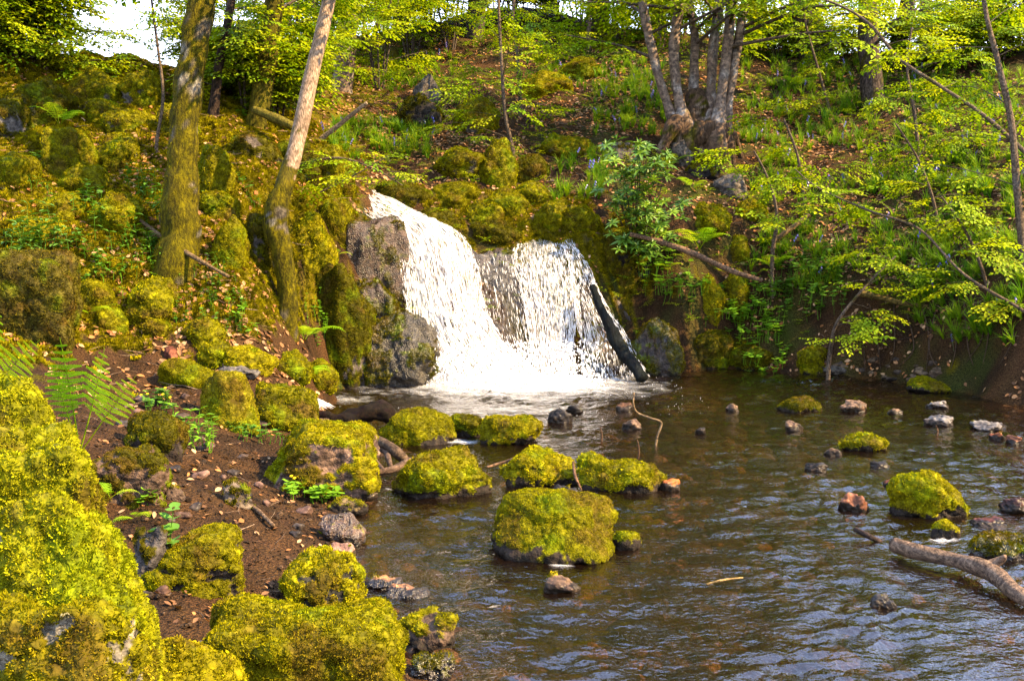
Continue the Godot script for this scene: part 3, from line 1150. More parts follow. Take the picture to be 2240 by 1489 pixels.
# ------------------------------------------------------------------ rocks of the place
const BROWN := Color(0.17, 0.105, 0.062)
const GREY := Color(0.17, 0.15, 0.13)
const DARK := Color(0.035, 0.030, 0.026)
const RED := Color(0.26, 0.085, 0.035)
const LIVELY := [Color(0.090, 0.084, 0.003), Color(0.25, 0.228, 0.003), Color(0.42, 0.375, 0.005)]
const GOLD := [Color(0.15, 0.130, 0.003), Color(0.33, 0.285, 0.004), Color(0.50, 0.435, 0.007)]
const LIME := [Color(0.135, 0.135, 0.004), Color(0.30, 0.295, 0.005), Color(0.47, 0.455, 0.010)]
const OLIVE := [Color(0.045, 0.043, 0.003), Color(0.115, 0.100, 0.003), Color(0.20, 0.17, 0.004)]

func make_rocks() -> void:
	# in the stream
	var r := "mossy_boulder"
	rock(r, "largest mossy boulder in the stream, broad and yellow-green, nearest the camera", 1210, 1082, 1226, 258, {"boxy": 4.0, "cover": 0.5, "mosses": LIVELY, "deep": 0.95, "seed": 5, "tilt": -0.06, "sunk": 0.3})
	rock(r, "blocky mossy boulder behind and left of the largest stream boulder", 973, 990, 1085, 192, {"boxy": 5.0, "cover": 0.5, "mosses": [OLIVE[1], LIVELY[1]], "deep": 0.8, "seed": 8, "turn": 0.6, "cuts": 3})
	rock(r, "golden mossy boulder between the blocky one and the saddle-shaped one", 1175, 982, 1063, 156, {"cover": 0.5, "mosses": GOLD, "seed": 12, "turn": 0.3})
	rock(r, "saddle-shaped mossy boulder with a raised shaggy end", 1352, 997, 1078, 184, {"cover": 0.6, "mosses": LIVELY, "seed": 15, "dent": Vector3(-0.15, 0.4, 0.42), "deep": 0.6})
	rock(r, "rounded mossy boulder beside the dark driftwood log", 917, 897, 974, 150, {"cover": 0.6, "mosses": LIVELY, "seed": 21})
	rock(r, "small dark mossy boulder between two larger ones below the falls", 1024, 908, 958, 76, {"cover": 0.45, "mosses": OLIVE, "seed": 24})
	rock(r, "mossy boulder with a low sloping end, right of the small dark one", 1121, 913, 976, 132, {"cover": 0.5, "mosses": [OLIVE[1], GOLD[1]], "seed": 27})
	rock(r, "tall humped mossy boulder alone on the far side of the stream", 2030, 1035, 1134, 150, {"cover": 0.5, "mosses": GOLD, "seed": 33, "deep": 0.8, "boxy": 2.3})
	rock("mossy_stone", "fist-sized bright mossy stone beside the largest stream boulder", 1368, 1168, 1202, 56, {"cover": 0.7, "mosses": LIVELY, "seed": 36})
	rock("mossy_stone", "long low stone capped with bright moss in midstream", 1893, 953, 987, 98, {"cover": 0.8, "mosses": LIVELY, "seed": 39, "deep": 0.5})
	rock("mossy_stone", "dark wedge of mossy stone below the far bank", 1750, 868, 903, 82, {"cover": 0.5, "mosses": OLIVE, "seed": 42})
	rock("mossy_stone", "flat dark mossy stone cut by the picture's edge behind the drift branch", 2205, 1172, 1224, 160, {"cover": 0.45, "mosses": OLIVE, "seed": 45, "deep": 0.6, "stone": DARK, "wet": true})
	rock("mossy_stone", "little mossy stone just in front of the tall humped boulder", 2068, 1146, 1176, 48, {"cover": 0.6, "mosses": GOLD, "seed": 48})
	var bare := [["brown river stone below the far bank, beside a dark mossy wedge", 1866, 873, 902, 52, BROWN, 51], ["orange-brown angular stone standing in the riffle", 1866, 1080, 1122, 62, Color(0.33, 0.13, 0.06), 54],
		["brown stone half under water in front of the largest mossy boulder", 1230, 1262, 1300, 76, BROWN, 57], ["brown rounded stone in midstream above the flat mossy one", 1738, 918, 946, 38, BROWN, 60],
		["broad flat grey-brown stone near the far bank", 2164, 921, 943, 80, GREY, 63], ["rusty red stone by the picture's right edge", 2182, 946, 966, 38, RED, 66], ["larger rusty stone cut by the picture's right edge", 2222, 952, 974, 46, Color(0.2, 0.08, 0.04), 67],
		["dark square block standing at the picture's right edge", 2225, 1090, 1124, 62, Color(0.05, 0.025, 0.02), 69], ["dark wet stone with twigs caught on it below the falls", 1225, 892, 926, 50, DARK, 72],
		["dark stone just behind the one with caught twigs", 1255, 886, 904, 42, DARK, 73], ["glossy brown stone awash right of the falls' foam", 1365, 880, 899, 42, Color(0.12, 0.06, 0.03), 75], ["brown stone awash below the glossy one", 1382, 916, 940, 44, BROWN, 76],
		["dark pointed stone alone in the near water", 1932, 1299, 1334, 50, Color(0.045, 0.04, 0.036), 79], ["larger grey stone in the line of stones under the far bank", 2052, 906, 934, 64, GREY, 82], ["small brown stone left of the grey stone under the far bank", 1958, 893, 909, 32, BROWN, 83],
		["pale grey stone nearest the far bank, behind the larger grey one", 2052, 878, 895, 48, GREY, 84], ["orange stone awash right of the saddle-shaped boulder", 1468, 1044, 1074, 40, Color(0.42, 0.12, 0.03), 87], ["dark wet slab wedged behind the largest boulder", 1232, 1062, 1098, 62, DARK, 90],
		["dark wet stone left of the slab behind the largest boulder", 1175, 1068, 1090, 52, DARK, 91], ["dark red flat stone right of the little mossy one", 2160, 1136, 1158, 84, Color(0.10, 0.035, 0.025), 93], ["tiny brown stone below the right end of the foam", 1602, 881, 900, 30, BROWN, 96],
		["red-brown stone left of the tall humped boulder", 1955, 1046, 1070, 44, Color(0.2, 0.07, 0.035), 99], ["dark stone low in the riffle behind the angular one", 1785, 1012, 1032, 50, DARK, 102], ["brown stone left of the flat mossy one", 1822, 980, 998, 34, BROWN, 103], ["dark grey stone in the right riffle", 1925, 1008, 1024, 44, DARK, 104], ["small dark stone below the foam", 1535, 934, 948, 26, DARK, 105]]
	for b in bare:
		rock("river_stone", b[0], b[1], b[2], b[3], b[4], {"cover": -0.9, "stone": b[5], "seed": b[6], "mat": M.river_rock, "cuts": 8, "sunk": 0.5, "category": "stone"})
	# on the near bank
	rock("boulder", "flat-topped brown slab with moss hanging down its stream side", 700, 938, 1085, 226, {"boxy": 5.0, "cover": 0.02, "seed": 110, "deep": 0.9, "stone": Color(0.19, 0.12, 0.08), "cuts": 2, "mosses": [OLIVE[1], GOLD[1]], "turn": 0.15})
	rock(r, "long mossy boulder ending beside the little gully fall", 615, 838, 940, 150, {"cover": 0.9, "seed": 113, "mosses": [OLIVE[0], LIVELY[1]], "deep": 0.8, "turn": 0.4})
	rock(r, "mossy boulder with reddish moss on its top, left end of the long pair", 500, 822, 940, 112, {"cover": 0.9, "seed": 116, "mosses": [Color(0.12, 0.09, 0.012), GOLD[1]], "boxy": 3.4})
	rock(r, "low mossy hump above the path behind the reddish boulder", 410, 787, 846, 116, {"cover": 0.8, "seed": 119, "mosses": LIVELY, "deep": 0.6})
	rock(r, "dark boulder with thin moss beside the path plants", 338, 907, 1000, 124, {"cover": 0.1, "seed": 122, "mosses": OLIVE, "stone": Color(0.06, 0.045, 0.035)})
	rock(r, "square brown block with moss on its corner, left of the path", 282, 988, 1108, 158, {"boxy": 5.0, "cover": -0.08, "seed": 125, "mosses": OLIVE, "stone": Color(0.15, 0.095, 0.06), "cuts": 2, "turn": 0.2})
	rock(r, "low mossy boulder in the middle of the near path", 430, 1170, 1300, 220, {"cover": 0.22, "seed": 128, "mosses": [OLIVE[1], LIVELY[1]], "stone": Color(0.08, 0.06, 0.045), "deep": 0.8})
	rock("boulder", "dark grey stone leaning against the low mossy path boulder", 330, 1155, 1290, 90, {"cover": -0.15, "seed": 129, "mosses": OLIVE, "stone": Color(0.13, 0.11, 0.09)})
	rock(r, "round dark boulder with a mossy shoulder at the water's edge", 707, 1212, 1336, 158, {"cover": 0.08, "seed": 131, "mosses": [OLIVE[1], LIVELY[2]], "stone": Color(0.045, 0.042, 0.034), "boxy": 2.4, "cuts": 3, "turn": 0.5})
	rock(r, "wide moss-covered slab along the bottom of the picture", 668, 1352, 1590, 400, {"boxy": 7.0, "cover": 0.42, "seed": 134, "tuft": 0.011, "dense": 1.2, "mosses": [OLIVE[1], LIVELY[1]], "deep": 0.62, "dist": 3.35, "cuts": 0, "stone": Color(0.16, 0.125, 0.09)})
	rock(r, "bright mossy stone at the bottom between the wide slab and the big boulders", 382, 1415, 1560, 270, {"cover": 0.9, "seed": 137, "tuft": 0.011, "dense": 1.2, "mosses": GOLD, "dist": 2.95, "deep": 0.6})
	rock("boulder", "flat brown stone at the water's edge beside the wide mossy slab", 930, 1342, 1425, 130, {"cover": -0.3, "seed": 140, "boxy": 4.5, "stone": Color(0.13, 0.085, 0.055), "mosses": LIVELY, "deep": 0.8})
	rock("boulder", "small dark wet stone at the bottom right of the wide slab", 940, 1436, 1486, 100, {"cover": -0.3, "seed": 141, "boxy": 3.5, "stone": Color(0.06, 0.05, 0.035), "mosses": OLIVE, "wet": true})
	rock(r, "upper of the great sunlit mossy boulders at the left edge", 60, 965, 1420, 340, {"cover": 0.7, "seed": 143, "tuft": 0.0105, "dense": 1.1, "mosses": LIME, "dist": 2.55, "deep": 0.8, "boxy": 4.5, "cuts": 5, "level": 6})
	rock(r, "middle of the great sunlit mossy boulders, flecked with pale lichen", 120, 1125, 1600, 390, {"cover": 0.5, "seed": 146, "tuft": 0.0105, "dense": 1.1, "mosses": LIME, "dist": 2.35, "deep": 0.75, "boxy": 5.0, "cuts": 5, "level": 6, "stone": Color(0.36, 0.33, 0.22)})
	rock(r, "lowest of the great mossy boulders, greyer, in the bottom left corner", 130, 1330, 1700, 360, {"cover": 0.1, "seed": 149, "tuft": 0.0105, "dense": 1.1, "mosses": [OLIVE[1], LIVELY[1], GOLD[1]], "dist": 2.25, "deep": 0.7, "boxy": 5.0, "cuts": 4, "level": 6, "stone": Color(0.30, 0.26, 0.18)})
	rock(r, "mossy shoulder rising at the left edge behind the great boulders", 10, 835, 1080, 170, {"cover": 0.95, "seed": 152, "tuft": 0.0105, "dense": 1.1, "mosses": LIME, "dist": 3.0, "deep": 0.8})
	rock("boulder", "pale stone at the water's edge below the flat-topped slab", 792, 1067, 1098, 74, {"cover": -0.9, "seed": 155, "stone": Color(0.30, 0.24, 0.17)})
	rock("boulder", "tan stone lying in front of the pale one at the water", 760, 1092, 1127, 84, {"cover": -0.4, "seed": 158, "stone": Color(0.20, 0.14, 0.06), "mosses": LIVELY})
	rock("boulder", "wet brown rock sloping into the water below the tan stone", 752, 1118, 1190, 96, {"cover": -0.6, "seed": 161, "stone": Color(0.10, 0.06, 0.035), "wet": true})
	rock("boulder", "angular grey-brown stone standing on the path", 520, 1057, 1110, 62, {"cover": -0.25, "seed": 164, "stone": Color(0.17, 0.13, 0.09), "mosses": OLIVE, "cuts": 9})
	rock("boulder", "squat brown stone beside the square path block", 383, 1064, 1094, 44, {"cover": -0.6, "seed": 167, "stone": Color(0.18, 0.12, 0.08), "cuts": 8})
	rock("boulder", "pink flat stone at the sunlit shallow edge", 745, 1185, 1222, 62, {"cover": -0.9, "seed": 168, "stone": Color(0.36, 0.2, 0.14), "cuts": 8})
	for b in [[845, 1262, 1290, 70, 170], [890, 1280, 1312, 96, 171]]:
		rock("river_stone", "orange stone under the sunlit shallows " + ("nearer the bank" if b[4] == 170 else "farther from the bank"), b[0], b[1], b[2], b[3], {"cover": -0.9, "seed": b[4], "stone": Color(0.34, 0.15, 0.05), "wet": true, "category": "stone"})
	rock(r, "great square mossy block at the left edge under the leafy plants", 68, 562, 742, 200, {"boxy": 6.0, "cover": 0.85, "seed": 173, "mosses": [Color(0.06, 0.045, 0.012), Color(0.13, 0.11, 0.010), GOLD[0]], "deep": 0.8, "cuts": 2, "sunk": 0.2})
	# on the left slope: [x, top, foot, width, moss, cover, boxiness]
	var k := 0
	for b in [[202, 618, 695, 82, 1, .7, 4, "dark square rock right of the great mossy block"], [205, 575, 612, 76, 1, .6, 4, "flat rock lying on the dark square one"], [335, 612, 700, 110, 2, .9, 2.6, "bright shaggy mossy hump below the leafy plants"], [243, 680, 726, 62, 1, .9, 2.4, "small round mossy stone below the square rocks"],
			[150, 292, 388, 115, 2, .7, 3, "sunlit mossy rock high on the left slope"], [40, 330, 400, 90, 1, .5, 3, "mossy rock at the left edge of the slope"], [260, 300, 370, 110, 1, .7, 3, "mossy ledge rock beside the high sunlit one"], [472, 330, 425, 72, 1, .6, 3.4, "mossy rock just right of the thick mossy trunk"], [486, 420, 480, 80, 1, .75, 3, "lower mossy rock beside the thick trunk"],
			[505, 478, 590, 72, 2, .8, 3, "mossy hump in the hollow between the two trunks"], [570, 470, 575, 82, 0, .3, 3.5, "dark rock in the hollow left of the bare-topped trunk"], [690, 462, 600, 100, 3, .95, 2.6, "brightest golden mossy boulder right of the bare-topped trunk"], [725, 315, 425, 86, 1, .7, 3.2, "tall mossy rock above the falls' left shoulder"], [655, 300, 395, 80, 0, .4, 3.4, "grey mossy rock behind the bare-topped trunk"],
			[735, 440, 540, 70, 2, .9, 2.8, "mossy shoulder beside the lip of the falls"], [560, 300, 350, 90, 0, .2, 4, "grey stone behind the trunks"], [300, 240, 285, 100, 2, .5, 4, "ledge stone below the left skyline"], [230, 225, 262, 90, 2, .4, 4, "ledge stone under the left skyline, left of the other"], [400, 235, 300, 80, 1, .8, 3, "mossy stone behind the thick trunk"], [140, 420, 480, 100, 2, .8, 2.6, "mossy hump above the leafy plants"], [260, 430, 500, 110, 1, .8, 2.6, "mossy hump left of the thick trunk's foot"], [60, 470, 530, 110, 3, .9, 2.6, "golden mossy hump at the left edge"], [180, 360, 420, 90, 1, .7, 2.8, "mossy stone in the middle of the left slope"], [440, 700, 760, 90, 2, .8, 2.6, "mossy stone in the leaf litter above the gully"], [540, 760, 815, 90, 3, .85, 2.6, "golden mossy stone above the gully water"], [470, 740, 800, 80, 2, .8, 2.6, "round mossy stone on the gully's upper bank"], [640, 770, 830, 90, 2, .8, 2.8, "mossy stone under the bright ferns"], [700, 790, 850, 60, 2, .8, 2.6, "mossy stone at the pool's left corner"], [345, 700, 735, 50, 1, .7, 2.4, "small dark mossy stone by the upper gully"], [375, 758, 790, 32, -1, -.9, 3, "small red stone in the upper gully"], [520, 798, 830, 90, -1, -.8, 5, "flat grey slab above the gully fall"], [30, 205, 300, 120, 0, .2, 3, "dark wet overhanging rock at the top left edge"], [100, 180, 270, 110, 0, .4, 3, "dark mossy outcrop under the top left shrubs"], [215, 150, 230, 110, 2, .5, 3.4, "sunlit outcrop on the left skyline"], [310, 165, 235, 100, 2, .5, 3.4, "mossy outcrop at the right end of the left skyline"]]:
		k += 1
		rock("mossy_rock" if b[4] >= 0 else "boulder", b[7], b[0], b[1], b[2], b[3], {"cover": b[5], "boxy": float(b[6]), "seed": 200 + k * 3, "mosses": [OLIVE, [OLIVE[1], LIVELY[1]], LIVELY, GOLD][maxi(b[4], 0)], "stone": [DARK, STONE, GREY][k % 3] if b[4] == 0 else (Color(0.2, 0.07, 0.04) if b[3] < 40 else GREY), "turn": rnd(-.5, .5), "deep": 1.3, "tilt": rnd(-.15, .15)})
	# the rock step under the falls
	rock("cliff_rock", "wet brown rock block left of the falls' lip", 828, 482, 640, 140, {"dist": 12.75, "boxy": 7, "cover": -0.22, "stone": Color(0.085, 0.050, 0.028), "wet": true, "seed": 300, "mosses": OLIVE, "deep": 0.9, "cuts": 4})
	rock("cliff_rock", "wet rock face left of the main fall, streaked with thin moss", 820, 590, 800, 170, {"dist": 12.35, "boxy": 5, "cover": -0.05, "stone": Color(0.07, 0.043, 0.026), "wet": true, "seed": 303, "mosses": OLIVE, "deep": 0.9, "level": 5})
	rock("cliff_rock", "rounded wet rock at the foot of the main fall", 865, 690, 842, 190, {"dist": 11.95, "boxy": 3, "cover": -0.12, "stone": Color(0.06, 0.048, 0.03), "wet": true, "seed": 306, "mosses": [OLIVE[0], OLIVE[1], OLIVE[2]], "deep": 0.7})
	rock("cliff_rock", "mossy rock wall between the bright ferns and the falls", 740, 560, 850, 150, {"dist": 11.9, "boxy": 3, "cover": 0.5, "seed": 309, "mosses": OLIVE, "deep": 0.9, "level": 5})
	rock("cliff_rock", "dark rock behind the thin middle fall", 1090, 540, 850, 190, {"dist": 13.65, "boxy": 4, "cover": -0.6, "stone": Color(0.05, 0.034, 0.026), "wet": true, "seed": 312, "mosses": OLIVE, "deep": 0.5})
	rock("cliff_rock", "dark rock behind the veil of drops at the right", 1290, 560, 840, 210, {"dist": 13.8, "boxy": 4, "cover": -0.45, "stone": Color(0.055, 0.036, 0.026), "wet": true, "seed": 315, "mosses": OLIVE, "deep": 0.5})
	rock("cliff_rock", "dark rock step at the lip between the two falls", 1080, 522, 590, 130, {"dist": 13.75, "boxy": 4, "cover": -0.6, "stone": Color(0.06, 0.04, 0.032), "wet": true, "seed": 318, "mosses": OLIVE})
	rock("cliff_rock", "mossy rounded rock on the right shoulder of the falls", 1345, 502, 665, 165, {"dist": 13.95, "boxy": 3.2, "cover": 0.35, "stone": DARK, "seed": 321, "mosses": [OLIVE[0], OLIVE[2]], "deep": 0.8})
	rock("cliff_rock", "wet rock with a trickle right of the leaning log", 1440, 700, 815, 110, {"dist": 13.0, "boxy": 3, "cover": 0.12, "stone": Color(0.07, 0.05, 0.035), "wet": true, "seed": 324, "mosses": OLIVE})
	# mossy ledge above the falls
	k = 0
	for b in [[955, 452, 520, 120, 0, .2, "dark mossy rock on the ledge beside the main lip"], [1070, 470, 530, 130, 0, .35, "dark round rock between the two lips"], [1118, 415, 470, 96, 2, .85, "bright moss cushion in the middle of the ledge"], [1215, 440, 505, 100, 1, .85, "moss cushion above the right lip"], [1055, 438, 495, 90, 1, .8, "moss cushion behind the dark round rock"], [1000, 405, 455, 130, 1, .8, "broad moss cushion at the back of the ledge"], [880, 400, 450, 100, 0, .4, "dark mossy rock behind the main lip"], [1160, 405, 450, 90, 2, .85, "moss cushion under the tall block"], [1265, 450, 505, 80, 1, .8, "moss cushion beside the glossy evergreen shrub"],
			[1092, 312, 405, 76, 1, .5, "tall square mossy block under the slender sapling"], [1000, 330, 390, 110, 1, .6, "mossy rock left of the tall block"], [1160, 340, 400, 90, 0, .5, "dark mossy rock right of the tall block"], [935, 170, 225, 60, -1, -.6, "grey outcrop high on the middle slope"], [930, 215, 285, 110, 0, .0, "cracked outcrop under the grey one"], [1040, 210, 290, 90, 1, .5, "mossy outcrop right of the cracked one"], [1230, 300, 350, 110, 1, .6, "mossy hump on the middle slope"], [1360, 312, 352, 70, -1, -.4, "grey rock left of the many-stemmed tree's foot"],
			[1487, 302, 360, 58, -1, -.8, "grey rock gripped by the many-stemmed tree's left root"], [1572, 312, 362, 76, -1, -.8, "grey rock under the many-stemmed tree's right side"], [1600, 380, 430, 80, -1, -.7, "pale split rock below the many-stemmed tree"], [1530, 345, 390, 70, 0, -.2, "dark rock between the tree's roots"], [1560, 600, 700, 62, 3, .7, "left of two golden mossy pillars on the far bank"], [1607, 595, 700, 52, 2, .7, "right of two golden mossy pillars on the far bank"], [1612, 520, 570, 70, 1, .8, "mossy stone above the golden pillars"], [1540, 440, 500, 110, 2, .6, "mossy rock beside the evergreen shrub"], [1640, 440, 480, 80, 3, .6, "sunlit mossy rock below the pale split rock"], [1545, 715, 800, 110, 0, .7, "dark mossy lump at the water right of the falls"], [1640, 740, 812, 100, 0, .7, "dark mossy lump farther along the far water's edge"], [1775, 760, 818, 60, 1, .6, "small mossy stone at the far water's edge"], [1830, 795, 822, 60, -1, -.6, "flat grey stone at the far water's edge"], [2030, 832, 862, 80, 1, .3, "low mossy slab at the foot of the dark undercut"], [1190, 160, 215, 120, 3, .5, "golden mossy hump high on the middle slope"], [1270, 130, 170, 90, 1, .5, "mossy hump near the top of the slope"]]:
		k += 1
		rock("mossy_rock" if b[4] >= 0 else "boulder", b[6], b[0], b[1], b[2], b[3], {"cover": b[5], "boxy": [2.4, 3.2, 2.8][k % 3], "seed": 400 + k * 3, "mosses": [OLIVE, [OLIVE[1], LIVELY[1]], LIVELY, GOLD][maxi(b[4], 0)], "stone": DARK if b[4] == 0 else Color(0.14, 0.115, 0.085), "turn": rnd(-.5, .5), "deep": 1.2, "tilt": rnd(-.15, .15)})
	# loose small stones on the path and along the far water's edge
	for n in 56:
		var x := rnd(240, 760)
		var y := rnd(870, 1370)
		if x < 310 and y > 1000 or y > 1330 and x > 460:
			continue
		var p := hit(x, y, true)
		if p.y < 0.03 or p.z > -3.3:
			continue
		var w := rnd(14, 40)
		rock("path_stone", "small loose stone lying on the brown dirt path", x, y - w * 0.45, y, w, {"point": p, "cover": -1.0, "level": 2, "cuts": 9, "seed": 700 + n, "stone": [Color(0.11, 0.072, 0.048), Color(0.15, 0.09, 0.06), Color(0.07, 0.054, 0.042), Color(0.19, 0.11, 0.075)][n % 4], "group": "small stones scattered on the path", "category": "stone", "mat": M.river_rock})
	for n in 44:
		var x := rnd(1780, 2060)
		var y := rnd(790, 850)
		var p := hit(x, y, true)
		if p.y < 0.01:
			continue
		var w := rnd(14, 38)
		rock("bank_stone", "small tan stone on the stony shelf at the far water's edge", x, y - w * 0.4, y, w, {"point": p, "cover": -1.0, "level": 2, "cuts": 8, "seed": 900 + n, "stone": [Color(0.12, 0.08, 0.045), Color(0.09, 0.065, 0.045), Color(0.17, 0.115, 0.065)][n % 3], "group": "small stones on the far shelf", "category": "stone"})

# ------------------------------------------------------------------ trees of the place
func tree(called: String, label: String, path: Array, col: Callable, mat: Material, o := {}) -> Node3D:
	var foot := at(path[0][0], path[0][1], path[0][2])
	var g := height(foot.x, foot.z)
	var root := thing(called, label, o.get("category", "tree"), Vector3(foot.x, g, foot.z), o.get("group", ""))
	if o.get("plant", true):       # carry the foot down into the ground
		var first = path[0].duplicate()
		path = path.duplicate()
		var px: float = size_at(foot)
		first[1] += (maxf(foot.y - g, 0.0) + 0.15 + first[3] * px * 1.4) / px
		first[3] *= 1.15
		path.push_front(first)
	var line := trunk_into(root, "trunk", path, col, mat, o.get("sides", 12), o.get("rough", 0.2), o.get("mossy", 0.0))
	if o.get("boughs", 0) > 0:
		var c := Crown.new()
		var s := Shape.new()
		boughs(s, c, line, o.get("from", 0.4), o.boughs, o.get("reach", 1.2), o.get("per", 8), o.get("size", 1.0), func(q, d, t): return Color(0.10, 0.075, 0.05), o.get("lean", Vector3.ZERO), o.get("thick", 0.012))
		part(root, "branches", s.mesh(), M.wood).set_meta("kind", "stuff")
		crown(root, c)
	return root

func shrub(label: String, x: float, y: float, tall: float, wide: float, count: int, group := "", size := 1.0, point := Vector3.ZERO) -> void:
	var p := point if point != Vector3.ZERO else hit(x, y, false)
	p.y = height(p.x, p.z)
	var root := thing("leafy_shrub", label, "shrub", p, group)
	var s := Shape.new()
	var c := Crown.new()
	for k in 5:
		var g := TAU * k / 5 + rnd(-.4, .4)
		var top := Vector3(cos(g) * wide * rnd(.3, .8), tall * rnd(0.7, 1.0), sin(g) * wide * rnd(.3, .8))
		var m := smooth([[Vector3(cos(g) * 0.06, -0.1, sin(g) * 0.06), 0.022], [top * 0.5 + Vector3(0, tall * 0.12, 0), 0.014], [top, 0.005]], 5)
		s.tube(m[0], m[1], 5, func(q, d, t): return Color(0.12, 0.09, 0.06))
		boughs(s, c, m[0], 0.2, 6, wide * 0.8, int(count / 30.0), size, func(q, d, t): return Color(0.12, 0.09, 0.06), Vector3.ZERO, 0.007)
	part(root, "stems", s.mesh(), M.wood)
	crown(root, c)

func make_trees() -> void:
	var mossy := bark(Color(0.16, 0.13, 0.085), Color(0.20, 0.16, 0.004), 0.35, Color(0.38, 0.34, 0.26), -0.28)
	var golden := bark(Color(0.20, 0.16, 0.07), Color(0.21, 0.175, 0.012), 0.35, Color(0.3, 0.26, 0.18))
	var grey := bark(Color(0.24, 0.165, 0.11), Color(0.13, 0.11, 0.02), -0.55, Color(0.36, 0.30, 0.24), -0.25)
	var dull := bark(Color(0.13, 0.095, 0.07), Color(0.12, 0.11, 0.012), -0.1, Color(0.2, 0.17, 0.13))
	var twig := bark(Color(0.17, 0.12, 0.075), Color(0.10, 0.09, 0.015), -0.4, Color(0.2, 0.16, 0.12))
	tree("mossy_tree", "thick trunk clad in yellow-green moss, left of the falls", [[385, 590, 10.1, 52.1], [393, 510, 10.15, 42.0], [392, 430, 10.2, 38.6], [400, 350, 10.25, 34.4], [404, 250, 10.3, 31.1], [420, 130, 10.35, 30.2], [438, 20, 10.4, 28.6], [460, -120, 10.5, 26.0], [475, -330, 10.6, 21.8], [470, -560, 10.7, 15.1]], mossy, M.bark, {"mossy": 0.9, "boughs": 14, "from": 0.72, "reach": 2.2, "per": 12, "size": 1.3, "sides": 20, "rough": 0.3, "thick": 0.03})
	# the dead-topped trunk: mossy below, stripped of bark above
	var t2 := tree("stripped_tree", "leaning trunk stripped to pale wood above and mossy below", [[628, 660, 10.6, 24.0], [622, 590, 10.6, 20.8], [606, 510, 10.6, 25.6], [604, 460, 10.62, 25.6], [622, 400, 10.65, 19.0], [636, 362, 10.68, 13.0], [641, 340, 10.7, 7.0]], mossy, M.bark, {"mossy": 0.9, "sides": 16, "rough": 0.3})
	var edge := at(640, 342, 10.7).y
	trunk_into(t2, "bare_stem", [[612, 430, 10.63, 18.0], [622, 400, 10.65, 19.6], [634, 366, 10.68, 18.4], [645, 330, 10.7, 16.8], [662, 255, 10.75, 17.6], [684, 150, 10.8, 16.4], [706, 60, 10.85, 15.2], [728, -40, 10.9, 14.4], [760, -180, 11.0, 12.8], [790, -330, 11.1, 9.6]], func(q, d, t): return mossy.call(q, d, 0.0) if q.y < edge + 0.5 * N.b.get_noise_3d(q.x * 3.0, q.y * 0.7, q.z * 3.0) + 0.25 * N.c.get_noise_3d(q.x, q.y * 0.5, q.z) else shade(Color(0.44, 0.31, 0.215), 0.9 + 0.4 * N.c.get_noise_3d(q.x * 3, q.y * 0.4, q.z * 3) + 0.5 * N.d.get_noise_3d(q.x, q.y * 0.15, q.z)), M.bare_wood, 14, 0.08)
	tree("golden_tree", "trunk yellow with moss behind the stripped tree", [[548, 350, 13.4, 26], [565, 250, 13.4, 23], [585, 120, 13.5, 22], [600, 0, 13.5, 20], [612, -150, 13.6, 17], [600, -380, 13.7, 10]], golden, M.bark, {"mossy": 0.4, "boughs": 10, "from": 0.6, "reach": 1.6, "per": 12, "lean": Vector3(0, 0.1, 0.3), "thick": 0.02})
	tree("thin_tree", "thin dark trunk between the thick mossy tree and the golden one", [[466, 255, 13.2, 13], [478, 150, 13.2, 10], [497, 50, 13.2, 9], [512, -40, 13.3, 8], [520, -200, 13.4, 5]], bark(Color(0.07, 0.045, 0.03), MOSS, -0.5, GREY), M.bark, {"boughs": 4, "from": 0.3, "reach": 0.8, "per": 5})
	tree("grey_tree", "plain grey trunk on the slope behind the stripped tree", [[748, 205, 18.5, 25], [756, 100, 18.5, 23], [770, -20, 18.6, 21], [775, -200, 18.7, 15], [770, -400, 18.8, 8]], grey, M.smooth_bark, {"boughs": 16, "from": 0.45, "reach": 1.8, "per": 12, "lean": Vector3(0, 0, 0.2), "thick": 0.02})
	tree("thin_tree", "pale thin trunk beside the plain grey one", [[722, 190, 20.0, 12], [718, 90, 20.0, 11], [722, -30, 20.0, 10], [725, -200, 20.1, 6]], grey, M.smooth_bark, {"boughs": 12, "from": 0.2, "reach": 1.4, "per": 10})
	tree("thin_tree", "thin pale trunk near the golden mossy one", [[516, 240, 15.5, 9], [508, 120, 15.5, 8], [500, 0, 15.5, 7], [498, -150, 15.6, 4]], golden, M.bark, {"boughs": 9, "from": 0.3, "reach": 1.2, "per": 9})
	# the many-stemmed tree
	var foot := at(1530, 330, 16.1)
	var many := thing("many_stemmed_tree", "tree of several smooth grey stems rising from one burled stool", "tree", Vector3(foot.x, height(foot.x, foot.z), foot.z))
	var warm := bark(Color(0.165, 0.10, 0.056), Color(0.12, 0.10, 0.006), -0.12, Color(0.34, 0.24, 0.16), -0.3)
	trunk_into(many, "stool", [[1535, 400, 16.1, 66], [1532, 335, 16.12, 56], [1530, 290, 16.12, 44], [1526, 245, 16.15, 38], [1522, 195, 16.15, 14]], warm, M.bark, 24, 0.5)
